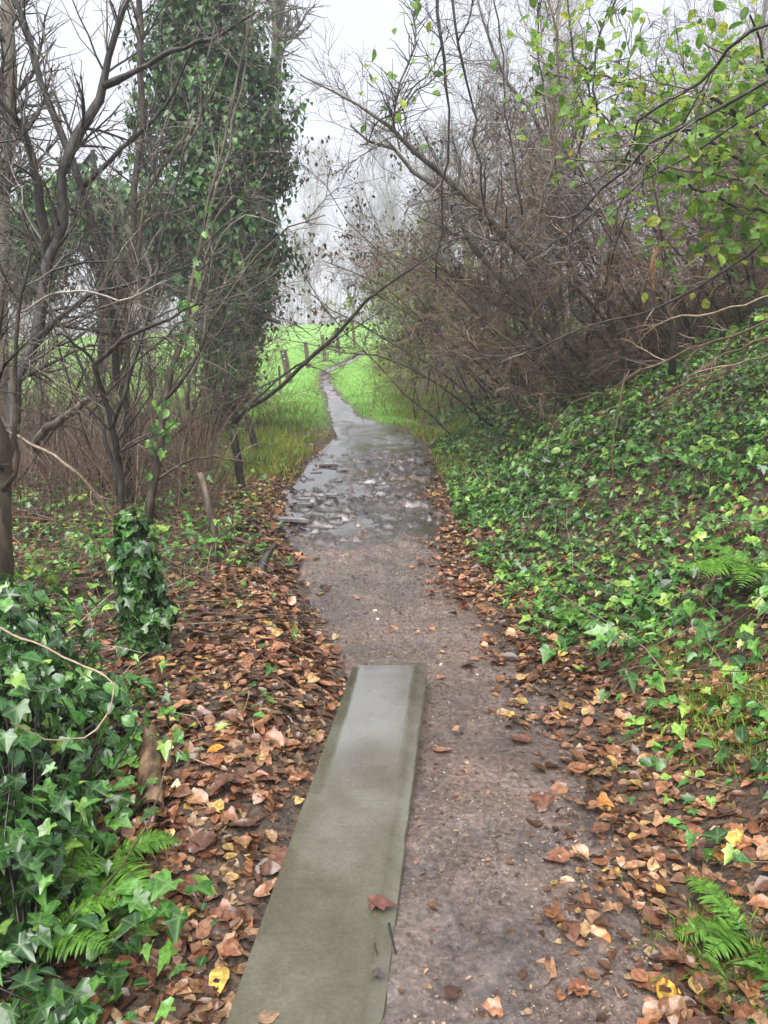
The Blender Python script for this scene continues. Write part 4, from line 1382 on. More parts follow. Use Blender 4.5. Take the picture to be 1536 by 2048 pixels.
# bare bushes along the right bank
for k, (x, y, nst, L, lean, bark, twig, lab, leaves) in enumerate([
    (2.3, 10.6, 11, (2.4, 4.2), (-.55, -.1), 'bark_brown', 'twig_red', 'red-brown bramble tangle in the middle of the right bank', None),
    (3.4, 9.6, 11, (2.0, 3.6), (-.45, -.15), 'bark_brown', 'twig_red', 'red-brown bramble tangle behind the splintered stem', None),
    (4.6, 8.8, 9, (1.6, 3.0), (-.4, -.15), 'bark_brown', 'twig_red', 'red-brown bramble tangle under the green leaves at right', None),
    (2.7, 9.5, 12, (1.6, 3.0), (-.6, -.2), 'bark_brown', 'twig_red', 'low brown bramble tangle at the top of the ivy, leaning left', None),
    (3.9, 9.0, 12, (1.6, 3.0), (-.5, -.2), 'bark_brown', 'twig_red', 'brown bramble tangle right of the splintered stem', None),
    (4.7, 10.2, 12, (2.2, 3.8), (-.4, -.1), 'bark_brown', 'twig_red', 'taller brown bramble tangle near the right picture edge', None),
    (2.9, 11.0, 12, (2.6, 4.2), (-.45, -.1), 'bark_brown', 'twig_red', 'taller brown tangle above the middle of the bank', None),
    (1.7, 11.8, 10, (3.0, 5.0), (-.22, 0), 'bark_dark', 'twig_dark', 'dark bush hung with withered seed heads, right of the gap', ('seed_heads', 'dead_leaf', 2600, (.03, .075))),
    (2.4, 13.0, 10, (3.2, 5.4), (-.2, 0), 'bark_dark', 'twig_dark', 'tall dark bush hung with withered leaves behind the seed heads', ('seed_heads', 'dead_leaf', 2600, (.03, .075))),
    (1.5, 14.2, 10, (2.0, 3.6), (-.15, -.1), 'bark_brown', 'twig_dark', 'low hedge bush with yellow-green leaves beside the turf', ('leaves', 'yellow_leaf', 2600, (.05, .09))),
    (1.2, 16.6, 10, (2.0, 3.6), (-.12, -.1), 'bark_brown', 'twig_dark', 'second hedge bush with yellow-green leaves along the far path', ('leaves', 'yellow_leaf', 2600, (.05, .09))),
    (1.0, 19.5, 9, (2.0, 3.6), (-.08, -.1), 'bark_brown', 'twig_grey', 'third hedge bush along the far path', ('leaves', 'yellow_leaf', 1500, (.06, .10))),
    (.8, 23, 9, (2.2, 3.8), (-.05, 0), 'bark_brown', 'twig_grey', 'fourth hedge bush, opposite the fence posts', ('leaves', 'yellow_leaf', 1500, (.06, .10))),
    (.8, 27.5, 9, (2.2, 4.0), (-.05, 0), 'bark_brown', 'twig_grey', 'farthest hedge bush where the path disappears', ('leaves', 'yellow_leaf', 400, (.05, .09))),
    (3.2, 12.0, 10, (3.0, 4.8), (-.3, 0), 'bark_grey', 'twig_grey', 'grey twiggy bush above the bramble tangle', None),
    (4.3, 11.4, 10, (2.8, 4.2), (-.3, -.1), 'bark_grey', 'twig_grey', 'grey twiggy bush behind the reaching branches', None),
    (5.9, 10.4, 9, (2.4, 3.8), (-.25, -.1), 'bark_grey', 'twig_grey', 'grey twiggy bush at the right edge behind the green leaves', None),
]):
    st = rand_stems(rr_, (x, y), nst, L, .30, lean, 9, (.010, .026) if k < 7 else (.008, .020), .12, .4)
    ex = None
    if leaves:
        ex = twig_leaves(leaves[0], M[leaves[1]], leaves[2], leaves[3], hang=1.4 if leaves[0] == 'seed_heads' else .4)
    bare_plant('bare_bush', lab, 'bush', (x, y, float(surf_h(x, y))), st, 560 + k, M[bark], M[twig],
               LV(110, 1050, (.5, 1.2), (.25, .6), (-.05, 0, -.1 if k < 9 else .1), .24, (2200 if k < 7 else 1800) if y < 15 else 900, L3=(.15, .45)), group='bare bushes on the right bank', sides=5, extra=ex)

# dry bramble mat on the upper bank
n_ = 12000
x_ = rr_.uniform(1.0, 7.5, n_)
y_ = rr_.uniform(6.6, 14.0, n_)
dens = sstep(8.2, 9.6, y_ + 1.6 * (fbm(x_, y_, 66) - .5)) * sstep(.9, 1.9, x_ - np.interp(y_, FOOT_Y, FOOT_X) + 1.0 * (fbm(x_ * 1.4, y_ * 1.4, 67) - .5))
q = rr_.random(n_) < dens
x_, y_ = x_[q], y_[q]
n_ = len(x_)
a_ = rr_.uniform(0, 2 * math.pi, n_)
d = nrm(np.column_stack([np.cos(a_) - .1, np.sin(a_) * .8, rr_.uniform(.1, 1.9, n_)]))
ll = rr_.uniform(.4, 2.2, n_)
Pc = [np.column_stack([x_, y_, surf_h(x_, y_)])]
for k in range(4):
    d = nrm(d + rr_.normal(0, .18, (n_, 3)) + np.array([-.02, 0, -.2]))
    Pc.append(Pc[-1] + d * (ll / 4)[:, None])
Pc = np.stack(Pc, 1)
tag(obj('bramble_mat', Geo().tubes(Pc, rr_.uniform(.002, .005, n_)[:, None] * np.linspace(1, .5, 5)[None], 3, rr_.random(n_)), M['twig_red']), 'tangled dry brown bramble stems matting the upper right bank', 'bramble', kind='stuff')

# leafy climbers at the upper right
def leafy(name, label, cat, seed, stems, n_leaf, size, spread, box, n_parts=300):
    rng = np.random.default_rng(seed)
    S = [stem_poly(s, 12, .02, rng) for s in stems]
    base = S[0][0][0]
    t = thing(name, label, cat, base)
    for p, r in S:
        obj('stem', Geo().tubes(p, r, 5), M['twig_dark'], t)
    P = np.array([s[0] for s in S])
    R = np.array([s[1] for s in S])
    P1, R1 = grow(rng, P, R, 90, (.05, 1), (.25, .7), (30, 80), 5, (0, 0, 0), .2, .6, .0015)
    obj('twigs', Geo().tubes(P1, R1, 3), M['twig_dark'], t, kind='stuff')
    i, k = rng.integers(0, 90, n_leaf), rng.integers(1, 5, n_leaf)
    pos = P1[i, k] + rng.normal(0, spread, (n_leaf, 3))
    nor = nrm(rng.normal(0, .55, (n_leaf, 3)) + np.array([-.1, -.45, .7]))
    tip = nrm(rng.normal(0, .6, (n_leaf, 3)) + np.array([-.2, -.2, -.7]))
    sz = rng.uniform(size[0], size[1], n_leaf)
    big = biggest(pos, sz, n_parts)
    leaf_parts(t, OVAL_M, None, pos[big], nor[big], tip[big], sz[big], rng)
    if (~big).any():
        g_ = Geo()
        scatter_leaves(g_, OVAL_T, pos[~big], nor[~big], tip[~big], sz[~big], rng)
        obj('foliage', g_, M['green_leaf'], t, kind='stuff')
    return t


leafy('leafy_shrub', 'bright green leafy shrub filling the upper right edge', 'shrub', 601,
      [[(1700, 560, 5.6, 12), (1600, 380, 5.5, 10), (1500, 260, 5.4, 8), (1400, 190, 5.3, 5)], [(1700, 500, 5.4, 10), (1600, 300, 5.3, 8), (1540, 150, 5.2, 6), (1500, 30, 5.1, 4)],
       [(1700, 560, 5.2, 10), (1580, 420, 5.1, 8), (1460, 350, 5.0, 6), (1330, 330, 4.9, 4)], [(1650, 400, 5.8, 9), (1480, 320, 5.8, 7), (1380, 260, 5.8, 6), (1280, 230, 5.8, 4)],
       [(1700, 250, 5.8, 9), (1580, 180, 5.8, 7), (1480, 120, 5.8, 6), (1400, 80, 5.8, 4)],
       [(1620, 470, 5.4, 8), (1450, 400, 5.4, 6), (1320, 345, 5.4, 5), (1200, 320, 5.4, 3)], [(1560, 260, 6.0, 7), (1400, 205, 6.0, 6), (1290, 180, 6.0, 4), (1180, 150, 6.0, 3)]], 1500, (.06, .10), .22, None)
leafy('climbing_vine', 'sparse green and yellow vine leaves hanging at the top centre right', 'vine', 602,
      [[(1080, 420, 6, 4), (1110, 250, 6, 5), (1120, 120, 6, 5), (1100, 0, 6, 4), (1080, -60, 6, 3)], [(1150, 350, 6.2, 4), (1180, 220, 6.2, 4), (1150, 80, 6.2, 4), (1130, -30, 6.2, 3)],
       [(1290, 330, 6, 4), (1200, 230, 6, 4), (1130, 160, 6, 3), (1060, 110, 6, 2)]], 120, (.06, .10), .07, None, 120)
leafy('climbing_vine', 'few olive leaves on thin stems right of the sky gap', 'vine', 603,
      [[(800, 300, 8, 4), (790, 200, 8, 4), (830, 80, 8, 4), (835, -20, 8, 3)], [(720, 290, 8, 3), (750, 260, 8, 3), (850, 170, 8, 3), (900, 120, 8, 2)]], 46, (.06, .11), .08, None, 46)

# ------------------------------------------------------------------ leaf litter
rt = np.random.default_rng(700)
IVL_Y, IVL_X = [0, 1.3, 2, 3, 4.4, 5.7, 8, 12], [-.4, -.42, -.70, -1.0, -.95, -.92, -1.35, -1.4]
IVR_Y, IVR_X = [0, 1, 2.45, 3.6, 5.4, 8, 12, 15], [1.5, 1.4, 1.15, 1.15, .85, .74, .85, 1.1]


def litter_density(x, y):
    nz = fbm(x * 2.2, y * 2.2, 120, 3)
    wl = xl(y)
    dl = sstep(-.10, .12, -(x - wl) + .16 * (nz - .5)) * (1 - .72 * sstep(0, .6, np.interp(y, IVL_Y, IVL_X) - x))
    wr = xr(y)
    edge_r = x - wr + .35 * (nz - .5)
    dr = .75 * sstep(-.28, .12, edge_r) * (1 - .6 * sstep(-.1, .5, x - np.interp(y, IVR_Y, IVR_X)))
    inside = np.where((x > wl) & (x < wr), .012, 0)
    d = np.clip(dl + dr + inside, 0, 1)
    return d * (1 - .85 * sstep(7.5, 12, y)) * (.25 + 1.4 * nz ** 1.2)


n_ = 90000
x_ = rt.uniform(-4.5, 3.4, n_)
y_ = .7 + 12.3 * rt.random(n_) ** 1.25
q = rt.random(n_) < litter_density(x_, y_)
q &= ~slab_mask(x_, y_, .015)
x_, y_ = x_[q], y_[q]
n_ = len(x_)
pos = np.column_stack([x_, y_, surf_h(x_, y_) + .004 + .018 * rt.random(n_) ** 2])
nor = jitter_normals(surf_n(x_, y_), .25, rt)
tip = rt.normal(size=(n_, 3))
tip[:, 2] *= .1
sz = np.clip(rt.lognormal(math.log(.044), .40, n_), .018, .092)
big = biggest(pos, sz, 290)
g_ = Geo()
scatter_leaves(g_, LIT_S, pos[~big], nor[~big], tip[~big], sz[~big], rt)
tag(obj('leaf_litter', g_, M['litter']), 'brown carpet of wet fallen leaves along both sides of the path', 'leaf litter', kind='stuff')

# rotted leaf fragments pressed into the soil below, and crumbs on the trodden mud
n_f = 60000
xf = rt.uniform(-4.5, 3.2, n_f)
yf = .7 + 9.5 * rt.random(n_f) ** 1.3
inside_ = np.minimum(xf - xl(yf), xr(yf) - xf)
q = rt.random(n_f) < np.where(inside_ > 0, .35 * np.exp(-inside_ / .25) + .30, litter_density(xf, yf) * 1.6)
q &= ~slab_mask(xf, yf, .01)
xf, yf, inside_ = xf[q], yf[q], inside_[q]
pf = np.column_stack([xf, yf, surf_h(xf, yf) + .004])
sf = np.where(inside_ > .0, rt.uniform(.005, .024, len(xf)) , rt.uniform(.025, .06, len(xf)))
tf_ = rt.normal(size=(len(xf), 3))
tf_[:, 2] *= .1
g_ = Geo()
scatter_leaves(g_, [(flat_leaf()[0] * np.array([1.3, 1, 1]), flat_leaf()[1]), (flat_leaf()[0] * np.array([.6, 1, 1.5]), flat_leaf()[1]), ivy_small(TR)], pf, jitter_normals(surf_n(xf, yf), .22, rt), tf_, sf, rt)
tag(obj('leaf_crumbs', g_, M['rotten']), 'dark rotted leaf fragments pressed into the mud and soil', 'leaf litter', kind='stuff')

LIT_M = [as_mesh('fallen_leaf', t) for t in LIT_T]
for q in LIT_M:
    q.materials.append(M['litter_own'])
CLASS = [('blackish brown', (.10, .045, .026)), ('chestnut brown', (.15, .065, .036)), ('russet', (.27, .115, .055)), ('light russet', (.33, .145, .07)), ('deep russet', (.22, .095, .05)), ('pale tan', (.33, .19, .10)), ('dull tan', (.29, .155, .08)), ('orange', (.46, .19, .05)), ('yellow', (.55, .38, .08))]
WT = np.array([.18, .2, .16, .13, .14, .07, .07, .03, .02])


def own_leaf(p, nn, tp, s, colour, label, group=None, mesh=None):
    X, Y, Z = axes(np.array([nn]), np.array([tp]))
    o = bpy.data.objects.new('fallen_leaf', mesh or LIT_M[int(rt.integers(0, len(LIT_M)))])
    COL.objects.link(o)
    place(o, p, X[0], Y[0], Z[0], s)
    o.color = (*colour, 1)
    tag(o, label, 'leaf', group)
    return o


LM = [('left beside the log', gp(350, 1560)), ('between the log and the slab', gp(480, 1600)), ('below the ivy-clad stump', gp(400, 1340)), ('left of the slab far end', gp(580, 1380)), ('left of the slab middle', gp(560, 1560)),
      ('left of the slab near end', gp(440, 1860)), ('below the fern left of the slab', gp(330, 1830)), ('at the bottom edge left of the slab', gp(380, 2010)),
      ('on the mud beside the slab', gp(900, 1650)), ('on the mud at the bottom centre', gp(950, 1980)), ('on the mud past the slab end', gp(960, 1260)),
      ('at the mud edge right of the slab end', gp(1130, 1400)), ('at the mud edge right of the slab middle', gp(1200, 1580)), ('below the small fern on the right', gp(1200, 1340)), ('under the mossy tufts at right', gp(1420, 1520)),
      ('at the right picture edge', gp(1500, 1660)), ('above the bottom right fern', gp(1390, 1760)), ('left of the bottom right fern', gp(1270, 1860)), ('in the bottom right corner', gp(1450, 2010)), ('near the bottom edge right of the mud', gp(1230, 2010))]
LMP = np.array([p_[:2] for _, p_ in LM])
bi = np.where(big)[0]
for k in bi:
    c = int(rt.choice(len(CLASS), p=WT))
    jit = rt.uniform(.85, 1.15)
    li = int(np.argmin(((LMP - pos[k, :2]) ** 2).sum(1)))
    pick_ = int(rt.integers(0, len(LIT_M)))
    size_ = 'big' if sz[k] > .078 else ('small' if sz[k] < .056 else 'mid-sized')
    lab = f'{size_} {CLASS[c][0]} fallen leaf {LM[li][0]}'
    own_leaf(pos[k], nor[k], tip[k], float(sz[k]), tuple(q * jit for q in CLASS[c][1]), lab, 'fallen leaves ' + LM[li][0], LIT_M[pick_])


def leaf_at(u, v, s, colour, label, tipdir=(1, 0, 0), lift=.008, tilt=.15, mesh=None):
    p = gp(u, v)
    sl = bool(slab_mask(p[0], p[1]))
    if sl:
        p = plane_hit(u, v, .004)
    p = p + np.array([0, 0, lift])
    nn = nrm(surf_n(np.array(p[0]), np.array(p[1])) + rt.normal(0, tilt, 3))
    return own_leaf(p, nn, np.array(tipdir, float), s, colour, label, mesh=mesh)


LOBM = as_mesh('fallen_leaf', ivy_template(TR, .1, .15))
LOBM.materials.append(M['litter_own'])
FLATM = [as_mesh('fallen_leaf', oval_template(TR, .40, .12, .1, 6, .015)) for _ in range(3)]
for q in FLATM:
    q.materials.append(M['litter_own'])
leaf_at(745, 1812, .07, (.16, .06, .045), 'reddish leaf lying across the right edge of the slab', (1, .1, 0), .006, .03, LOBM)
leaf_at(756, 1955, .035, (.09, .075, .07), 'small grey leaf stuck to the right rim of the slab', (.2, 1, 0), .005, .03, LOBM)
leaf_at(515, 2040, .05, (.24, .15, .09), 'small tan leaf on the slab at the bottom picture edge', (.8, .3, 0), .002, .03, FLATM[2])
leaf_at(950, 1362, .055, (.6, .4, .09), 'small yellow leaf lying flat on the mud past the slab', (1, .1, 0), .004, .1, FLATM[0])
leaf_at(1040, 1340, .06, (.5, .35, .12), 'dull yellow leaf on the mud right of the slab end', (1, .2, 0), .004, .1, FLATM[1])
leaf_at(415, 1512, .062, (.62, .22, .02), 'bright orange narrow leaf in the litter beside the log', (1, .1, .05), .02, .15)
leaf_at(455, 1480, .085, (.62, .42, .10), 'large pale yellow leaf in the litter left of the slab', (.5, 1, 0), .02, .2)
leaf_at(1275, 1540, .085, (.55, .36, .10), 'folded ochre yellow leaf at the right edge of the mud', (1, -.1, .2), .02, .3)
leaf_at(1340, 2040, .085, (.62, .36, .05), 'bright yellow leaf at the bottom right corner', (.2, 1, .2), .02, .3)
leaf_at(620, 1330, .06, (.40, .23, .11), 'round tan leaf just left of the slab far end', (.2, 1, 0), .015, .2, FLATM[2])
leaf_at(1070, 1935, .10, (.34, .17, .10), 'broad pale brown leaf trodden flat into the near mud', (.2, 1, 0), .003, .04, FLATM[0])
leaf_at(1150, 1800, .06, (.36, .13, .06), 'small orange-brown leaf alone on the near mud', (1, .4, 0), .006, .15, FLATM[1])
leaf_at(865, 1500, .075, (.30, .16, .10), 'pale brown leaf on the mud touching the slab side', (.9, -.3, 0), .006, .1, FLATM[2])
leaf_at(855, 1470, .05, (.03, .10, .03), 'small dark green leaf beside the slab', (1, -.15, 0), .006, .1, FLATM[0])

# ------------------------------------------------------------------ small debris on the path
def stick(name, label, cat, pts, w, mat_, lift=.008, K=8, sides=6):
    P = []
    for (u, v) in pts:
        p = gp(u, v)
        if bool(slab_mask(p[0], p[1])):
            p = plane_hit(u, v, .0)
        P.append(np.append(p + np.array([0, 0, lift]), w / 2))
    s = spline(np.array(P), K)
    taper = np.linspace(1, .7, K)
    o = obj(name, Geo().tubes(s[:, :3], s[:, 3] * taper, sides, cap=True), mat_)
    return tag(o, label, cat)


stick('twig', 'thin dark bent twig lying against the slab near edge', 'twig', [(778, 1852), (786, 1890), (796, 1930), (790, 1945)], .007, M['bark_dark'])
stick('twig', 'short dark twig sliver on the slab rim', 'twig', [(750, 1893), (755, 1915)], .004, M['bark_dark'])
stick('twig', 'thin dark twig upright on the near mud, right of the slab', 'twig', [(972, 1880), (975, 1920), (988, 1960)], .006, M['bark_dark'])
stick('twig', 'orange-brown stub of wood lying on the near mud', 'twig', [(1203, 1870), (1210, 1890), (1216, 1912)], .016, M['split_wood'])
stick('twig', 'long pale stick lying on the ivy of the right bank', 'stick', [(1225, 1118), (1265, 1130), (1330, 1146)], .018, M['twig_tan'], .05)
stick('twig', 'dark rotten twig in the leaves at bottom right', 'twig', [(1180, 1965), (1260, 1960), (1330, 1935), (1370, 1915)], .014, M['bark_dark'])
stick('twig', 'dark twig lying beside the slab in the left litter', 'twig', [(505, 1480), (520, 1515), (545, 1545)], .006, M['bark_dark'], .02)
stick('twig', 'small dark curved twig on the mud beside the slab middle', 'twig', [(838, 1632), (850, 1630), (862, 1628)], .006, M['bark_dark'])

rp = np.random.default_rng(720)
n_ = 9000
yq = .9 + 8 * rp.random(n_) ** 1.6
xq = xl(yq) + (xr(yq) - xl(yq)) * rp.random(n_)
q = ~slab_mask(xq, yq, .012) & (fbm(xq * 3, yq * 3, 733, 2) > .42)
xq, yq = xq[q], yq[q]
octv = np.array([(1, 0, 0), (-.9, .1, 0), (0, .8, .1), (.1, -.8, 0), (0, 0, .6), (0, .1, -.5)])
octf = np.array([[0, 2, 4], [2, 1, 4], [1, 3, 4], [3, 0, 4], [2, 0, 5], [1, 2, 5], [3, 1, 5], [0, 3, 5]])
X, Y, Z = axes(jitter_normals(np.tile([0, 0, 1.], (len(xq), 1)), .2, rp), rp.normal(size=(len(xq), 3)))
g_ = Geo()
g_.inst(octv, octf, np.column_stack([xq, yq, path_h(xq, yq) + .001]), X, Y, Z, rp.uniform(.002, .0075, len(xq)), rp.random(len(xq)))
M['grit'] = leaf_mat('grit', [(0, (.05, .04, .035)), (.4, (.13, .10, .085)), (.8, (.19, .15, .125)), (.97, (.29, .25, .2)), (1, (.05, .04, .035))], .35, 0, .5, vein=0)
tag(obj('grit', g_, M['grit'], smooth=False), 'fine grit and crumbs of stone trodden into the path', 'grit', kind='stuff')


def pebble(u, v, s, label, mat_=None, group=None):
    p = gp(u, v)
    th, ph = np.linspace(0, 2 * math.pi, 9)[:-1], np.linspace(-1.2, 1.2, 5)
    vv = np.array([[math.cos(a) * math.cos(b_), math.sin(a) * math.cos(b_), math.sin(b_)] for b_ in ph for a in th])
    vv = vv * (1 + rp.normal(0, .10, (len(vv), 1))) * np.array([s, s * .7, s * .45])
    a0 = rp.uniform(0, 3)
    vv = vv @ np.array(Matrix.Rotation(a0, 3, 'Z')).T + p + np.array([0, 0, s * .2])
    i = np.arange(40).reshape(5, 8)
    f = np.stack([i[:-1], np.roll(i[:-1], -1, 1), np.roll(i[1:], -1, 1), i[1:]], -1).reshape(-1, 4)
    g2 = Geo().add(vv, f)
    top_c = vv[-8:].mean(0)
    g2.add([top_c], np.zeros((0, 3), int))
    g2.f.append(np.array([[40, 32 + q, 32 + (q + 1) % 8] for q in range(8)]))
    o = obj('pebble', g2, mat_ or M['pebble'])
    tag(o, label, 'pebble', group)


pebble(884, 1304, .018, 'pale pebble farther beyond the slab corner')
pebble(882, 1331, .020, 'pale pebble nearest the slab far corner')
pebble(750, 1222, .016, 'pale pebble on the path before the slates')
pebble(755, 1240, .020, 'pale flat pebble in the middle of the path beyond the slab')
pebble(905, 1548, .024, 'round reddish brown conker-like nut on the mud', M['split_wood'])
pebble(955, 1350, .010, 'tiny pale pebble beside the yellow leaf')
pebble(1015, 1715, .012, 'tiny pale pebble on the near mud')

# ------------------------------------------------------------------ ivy ground cover
ri = np.random.default_rng(800)


def ivy_ground(label, n, xr_, yr_, dens, size, seed, n_parts=300, lift=(.02, .10)):
    rng = np.random.default_rng(seed)
    x = rng.uniform(*xr_, n)
    y = yr_[0] + (yr_[1] - yr_[0]) * rng.random(n) ** 1.3
    q = rng.random(n) < dens(x, y)
    q &= ~slab_mask(x, y, .03)
    x, y = x[q], y[q]
    n = len(x)
    z = surf_h(x, y)
    hump = .10 * fbm(x * 2.5, y * 2.5, seed, 3) + .22 * sstep(.45, .75, fbm(x * .9, y * .9, seed + 2, 2))
    pos = np.column_stack([x, y, z + rng.uniform(lift[0], lift[1], n) * .6 + hump * rng.random(n)])
    nor = jitter_normals(surf_n(x, y), .34, rng)
    tip = nrm(rng.normal(0, .8, (n, 3)) + np.array([-.3, -.4, -.3]))
    clump = fbm(x * 1.1 + 40, y * 1.1, seed + 5, 3)
    sz = rng.uniform(size[0] * .6, size[1], n) * (.6 + .8 * clump)
    u, v, dd = project(pos)
    vis = (u > -60) & (u < 1600) & (v < 2110) & (dd > .2)
    pos, nor, tip, sz = pos[vis], nor[vis], tip[vis], sz[vis]
    base = pos[np.argmin(pos[:, 1])].copy()
    t = thing('ivy_patch', label, 'ivy', base)
    big = biggest(pos, sz, n_parts)
    leaf_parts(t, IVY_M, None, pos[big], nor[big], tip[big], sz[big], rng)
    g_ = Geo()
    scatter_leaves(g_, IVY_T, pos[~big], nor[~big], tip[~big], sz[~big], rng)
    obj('foliage', g_, M['ivy'], t, kind='stuff')
    # trailing stems
    k = rng.integers(0, len(pos), len(pos) // 9)
    a = rng.uniform(0, 2 * math.pi, len(k))
    st_ = pos[k] - np.array([0, 0, .02])
    d_ = np.column_stack([np.cos(a), np.sin(a), np.zeros(len(k))]) * rng.uniform(.05, .2, len(k))[:, None]
    e_ = st_ + d_
    e_[:, 2] = surf_h(e_[:, 0], e_[:, 1]) + .02
    mid = (st_ + e_) / 2 + rng.normal(0, .015, st_.shape)
    obj('runners', Geo().tubes(np.stack([st_, mid, e_], 1), np.full((len(k), 3), .0018), 3), M['twig_red'], t, kind='stuff')
    return t


def dens_r(x, y):
    nz = fbm(x * 1.6, y * 1.6, 140, 3)
    b_ = np.interp(y, IVR_Y, IVR_X)
    return np.clip((sstep(-.3, .45, x - b_ + .5 * (nz - .5)) * (.34 + 1.1 * sstep(.34, .55, nz)) + .16 * sstep(.0, .3, x - xr(y))), 0, 1)


def dens_l(x, y):
    nz = fbm(x * 1.8, y * 1.8, 150, 3)
    b_ = np.interp(y, IVL_Y, IVL_X)
    a = sstep(-.30, .35, b_ - x + .5 * (nz - .5)) * (.2 + 1.1 * sstep(.38, .62, nz))
    a = np.where(y < 3.2, np.maximum(a, .9 * sstep(-.05, .3, b_ - x + .25 * (nz - .5))), a)
    a = a + .10 * sstep(.5, .62, nz) * sstep(0, .1, xl(y) - x - .08) * (y < 4.5)
    return np.clip(a * (1 - .6 * sstep(5, 8, y)), 0, 1)


ivy_ground('dense green ivy carpet over the whole right bank', 52000, (.7, 7.0), (1.0, 14.0), dens_r, (.044, .084), 810)
ivy_ground('loose ivy carpet creeping over the ground on the left', 17000, (-4.5, -.42), (.8, 9), dens_l, (.036, .07), 820)

# dead stalks and fine twigs caught in the ivy of the bank
n_ = 900
x_ = ri.uniform(.9, 5.5, n_)
y_ = ri.uniform(2.0, 10, n_)
q = x_ > np.interp(y_, IVR_Y, IVR_X) - .1
x_, y_ = x_[q], y_[q]
n_ = len(x_)
a_ = ri.uniform(0, 2 * math.pi, n_)
d = nrm(np.column_stack([np.cos(a_), np.sin(a_), ri.uniform(0, 1.0, n_)]) + .4 * np.array([-.5, 0, .3]))
ll = ri.uniform(.15, .7, n_)
Pc = [np.column_stack([x_, y_, surf_h(x_, y_) + .05])]
for k in range(4):
    d = nrm(d + ri.normal(0, .12, (n_, 3)) + np.array([0, 0, -.05]))
    Pc.append(Pc[-1] + d * (ll / 4)[:, None])
tag(obj('dead_stalks', Geo().tubes(np.stack(Pc, 1), ri.uniform(.0012, .0035, n_)[:, None] * np.linspace(1, .5, 5)[None], 3, ri.random(n_)), M['twig_tan']), 'thin dry tan stalks caught in the ivy of the right bank', 'stalks', kind='stuff')

# ivy mounds
def ivy_mound(name, label, seed, centres, n, size, n_parts=300, stem=None):
    """centres: list of (x, y, z, rx, ry, rz) ellipsoids whose skins carry the leaves"""
    rng = np.random.default_rng(seed)
    C = np.array(centres, float)
    area = (C[:, 3] * C[:, 4] + C[:, 3] * C[:, 5] + C[:, 4] * C[:, 5])
    i = rng.choice(len(C), n, p=area / area.sum())
    d = nrm(rng.normal(size=(n, 3)))
    rad = rng.uniform(.62, 1.1, n)
    pos = C[i, :3] + d * C[i, 3:] * rad[:, None]
    nor = nrm(d / C[i, 3:])
    ok = pos[:, 2] > surf_h(pos[:, 0], pos[:, 1]) + .01
    pos, nor = pos[ok], nor[ok]
    n = len(pos)
    nor = nrm(nor + np.array([0, -.1, .35]) + rng.normal(0, .35, (n, 3)))
    tip = nrm(rng.normal(0, .45, (n, 3)) + np.array([0, -.2, -1.]))
    sz = rng.uniform(size[0], size[1], n)
    base = np.array([C[0, 0], C[0, 1], float(surf_h(C[0, 0], C[0, 1]))])
    t = thing(name, label, 'ivy', base)
    big = biggest(pos - nor * 0, sz * (rng.random(n) > .0) * np.where(nor[:, 1] < .35, 1, .3), n_parts)
    leaf_parts(t, IVY_D, None, pos[big], nor[big], tip[big], sz[big], rng)
    g_ = Geo()
    scatter_leaves(g_, IVY_T, pos[~big], nor[~big], tip[~big], sz[~big], rng)
    obj('foliage', g_, M['ivy_dark'], t, kind='stuff')
    k = rng.integers(0, n, n // 5)
    c0 = C[rng.integers(0, len(C), len(k)), :3] * np.array([1, 1, .6])
    obj('stems', Geo().tubes(np.stack([c0, (c0 + pos[k]) / 2 + rng.normal(0, .03, (len(k), 3)), pos[k]], 1), np.broadcast_to(np.array([.006, .004, .002]), (len(k), 3)), 3), M['twig_dark'], t, kind='stuff')
    if stem:
        obj('trunk', Geo().tubes(*stem, 8, cap=True), M['bark_brown'], t)
    return t


ivy_mound('ivy_bush', 'large glossy ivy bush in the near left corner', 831,
          [(-1.22, 2.15, .22, .34, .36, .34), (-1.0, 1.8, .1, .26, .3, .22), (-1.5, 2.6, .3, .42, .4, .36), (-.85, 1.55, .02, .22, .28, .16), (-1.35, 1.7, .18, .4, .35, .28), (-1.1, 2.6, .08, .25, .3, .22)], 2900, (.036, .072))
sp_ = gp(285, 1300)
P_, R_ = stem_poly([(290, 1310, sp_[1], 30), (285, 1200, sp_[1], 28), (275, 1100, sp_[1], 24), (268, 1050, sp_[1], 16)], 8)
P_[0, 2] = float(surf_h(P_[0, 0], P_[0, 1])) - .05
C_ = []
for (u, v, w) in [(285, 1290, 48), (290, 1240, 50), (285, 1190, 46), (272, 1140, 42), (262, 1090, 36), (262, 1055, 30), (320, 1230, 30)]:
    q = at(u, v, sp_[1])
    r_ = w * sp_[1] / FPX
    C_.append((q[0], q[1], q[2], r_, r_, r_ * 1.1))
ivy_mound('ivy_clad_stump', 'short upright stump sheathed in pale-tipped ivy, left of the path', 832, C_, 620, (.045, .075), 260, (P_, R_))

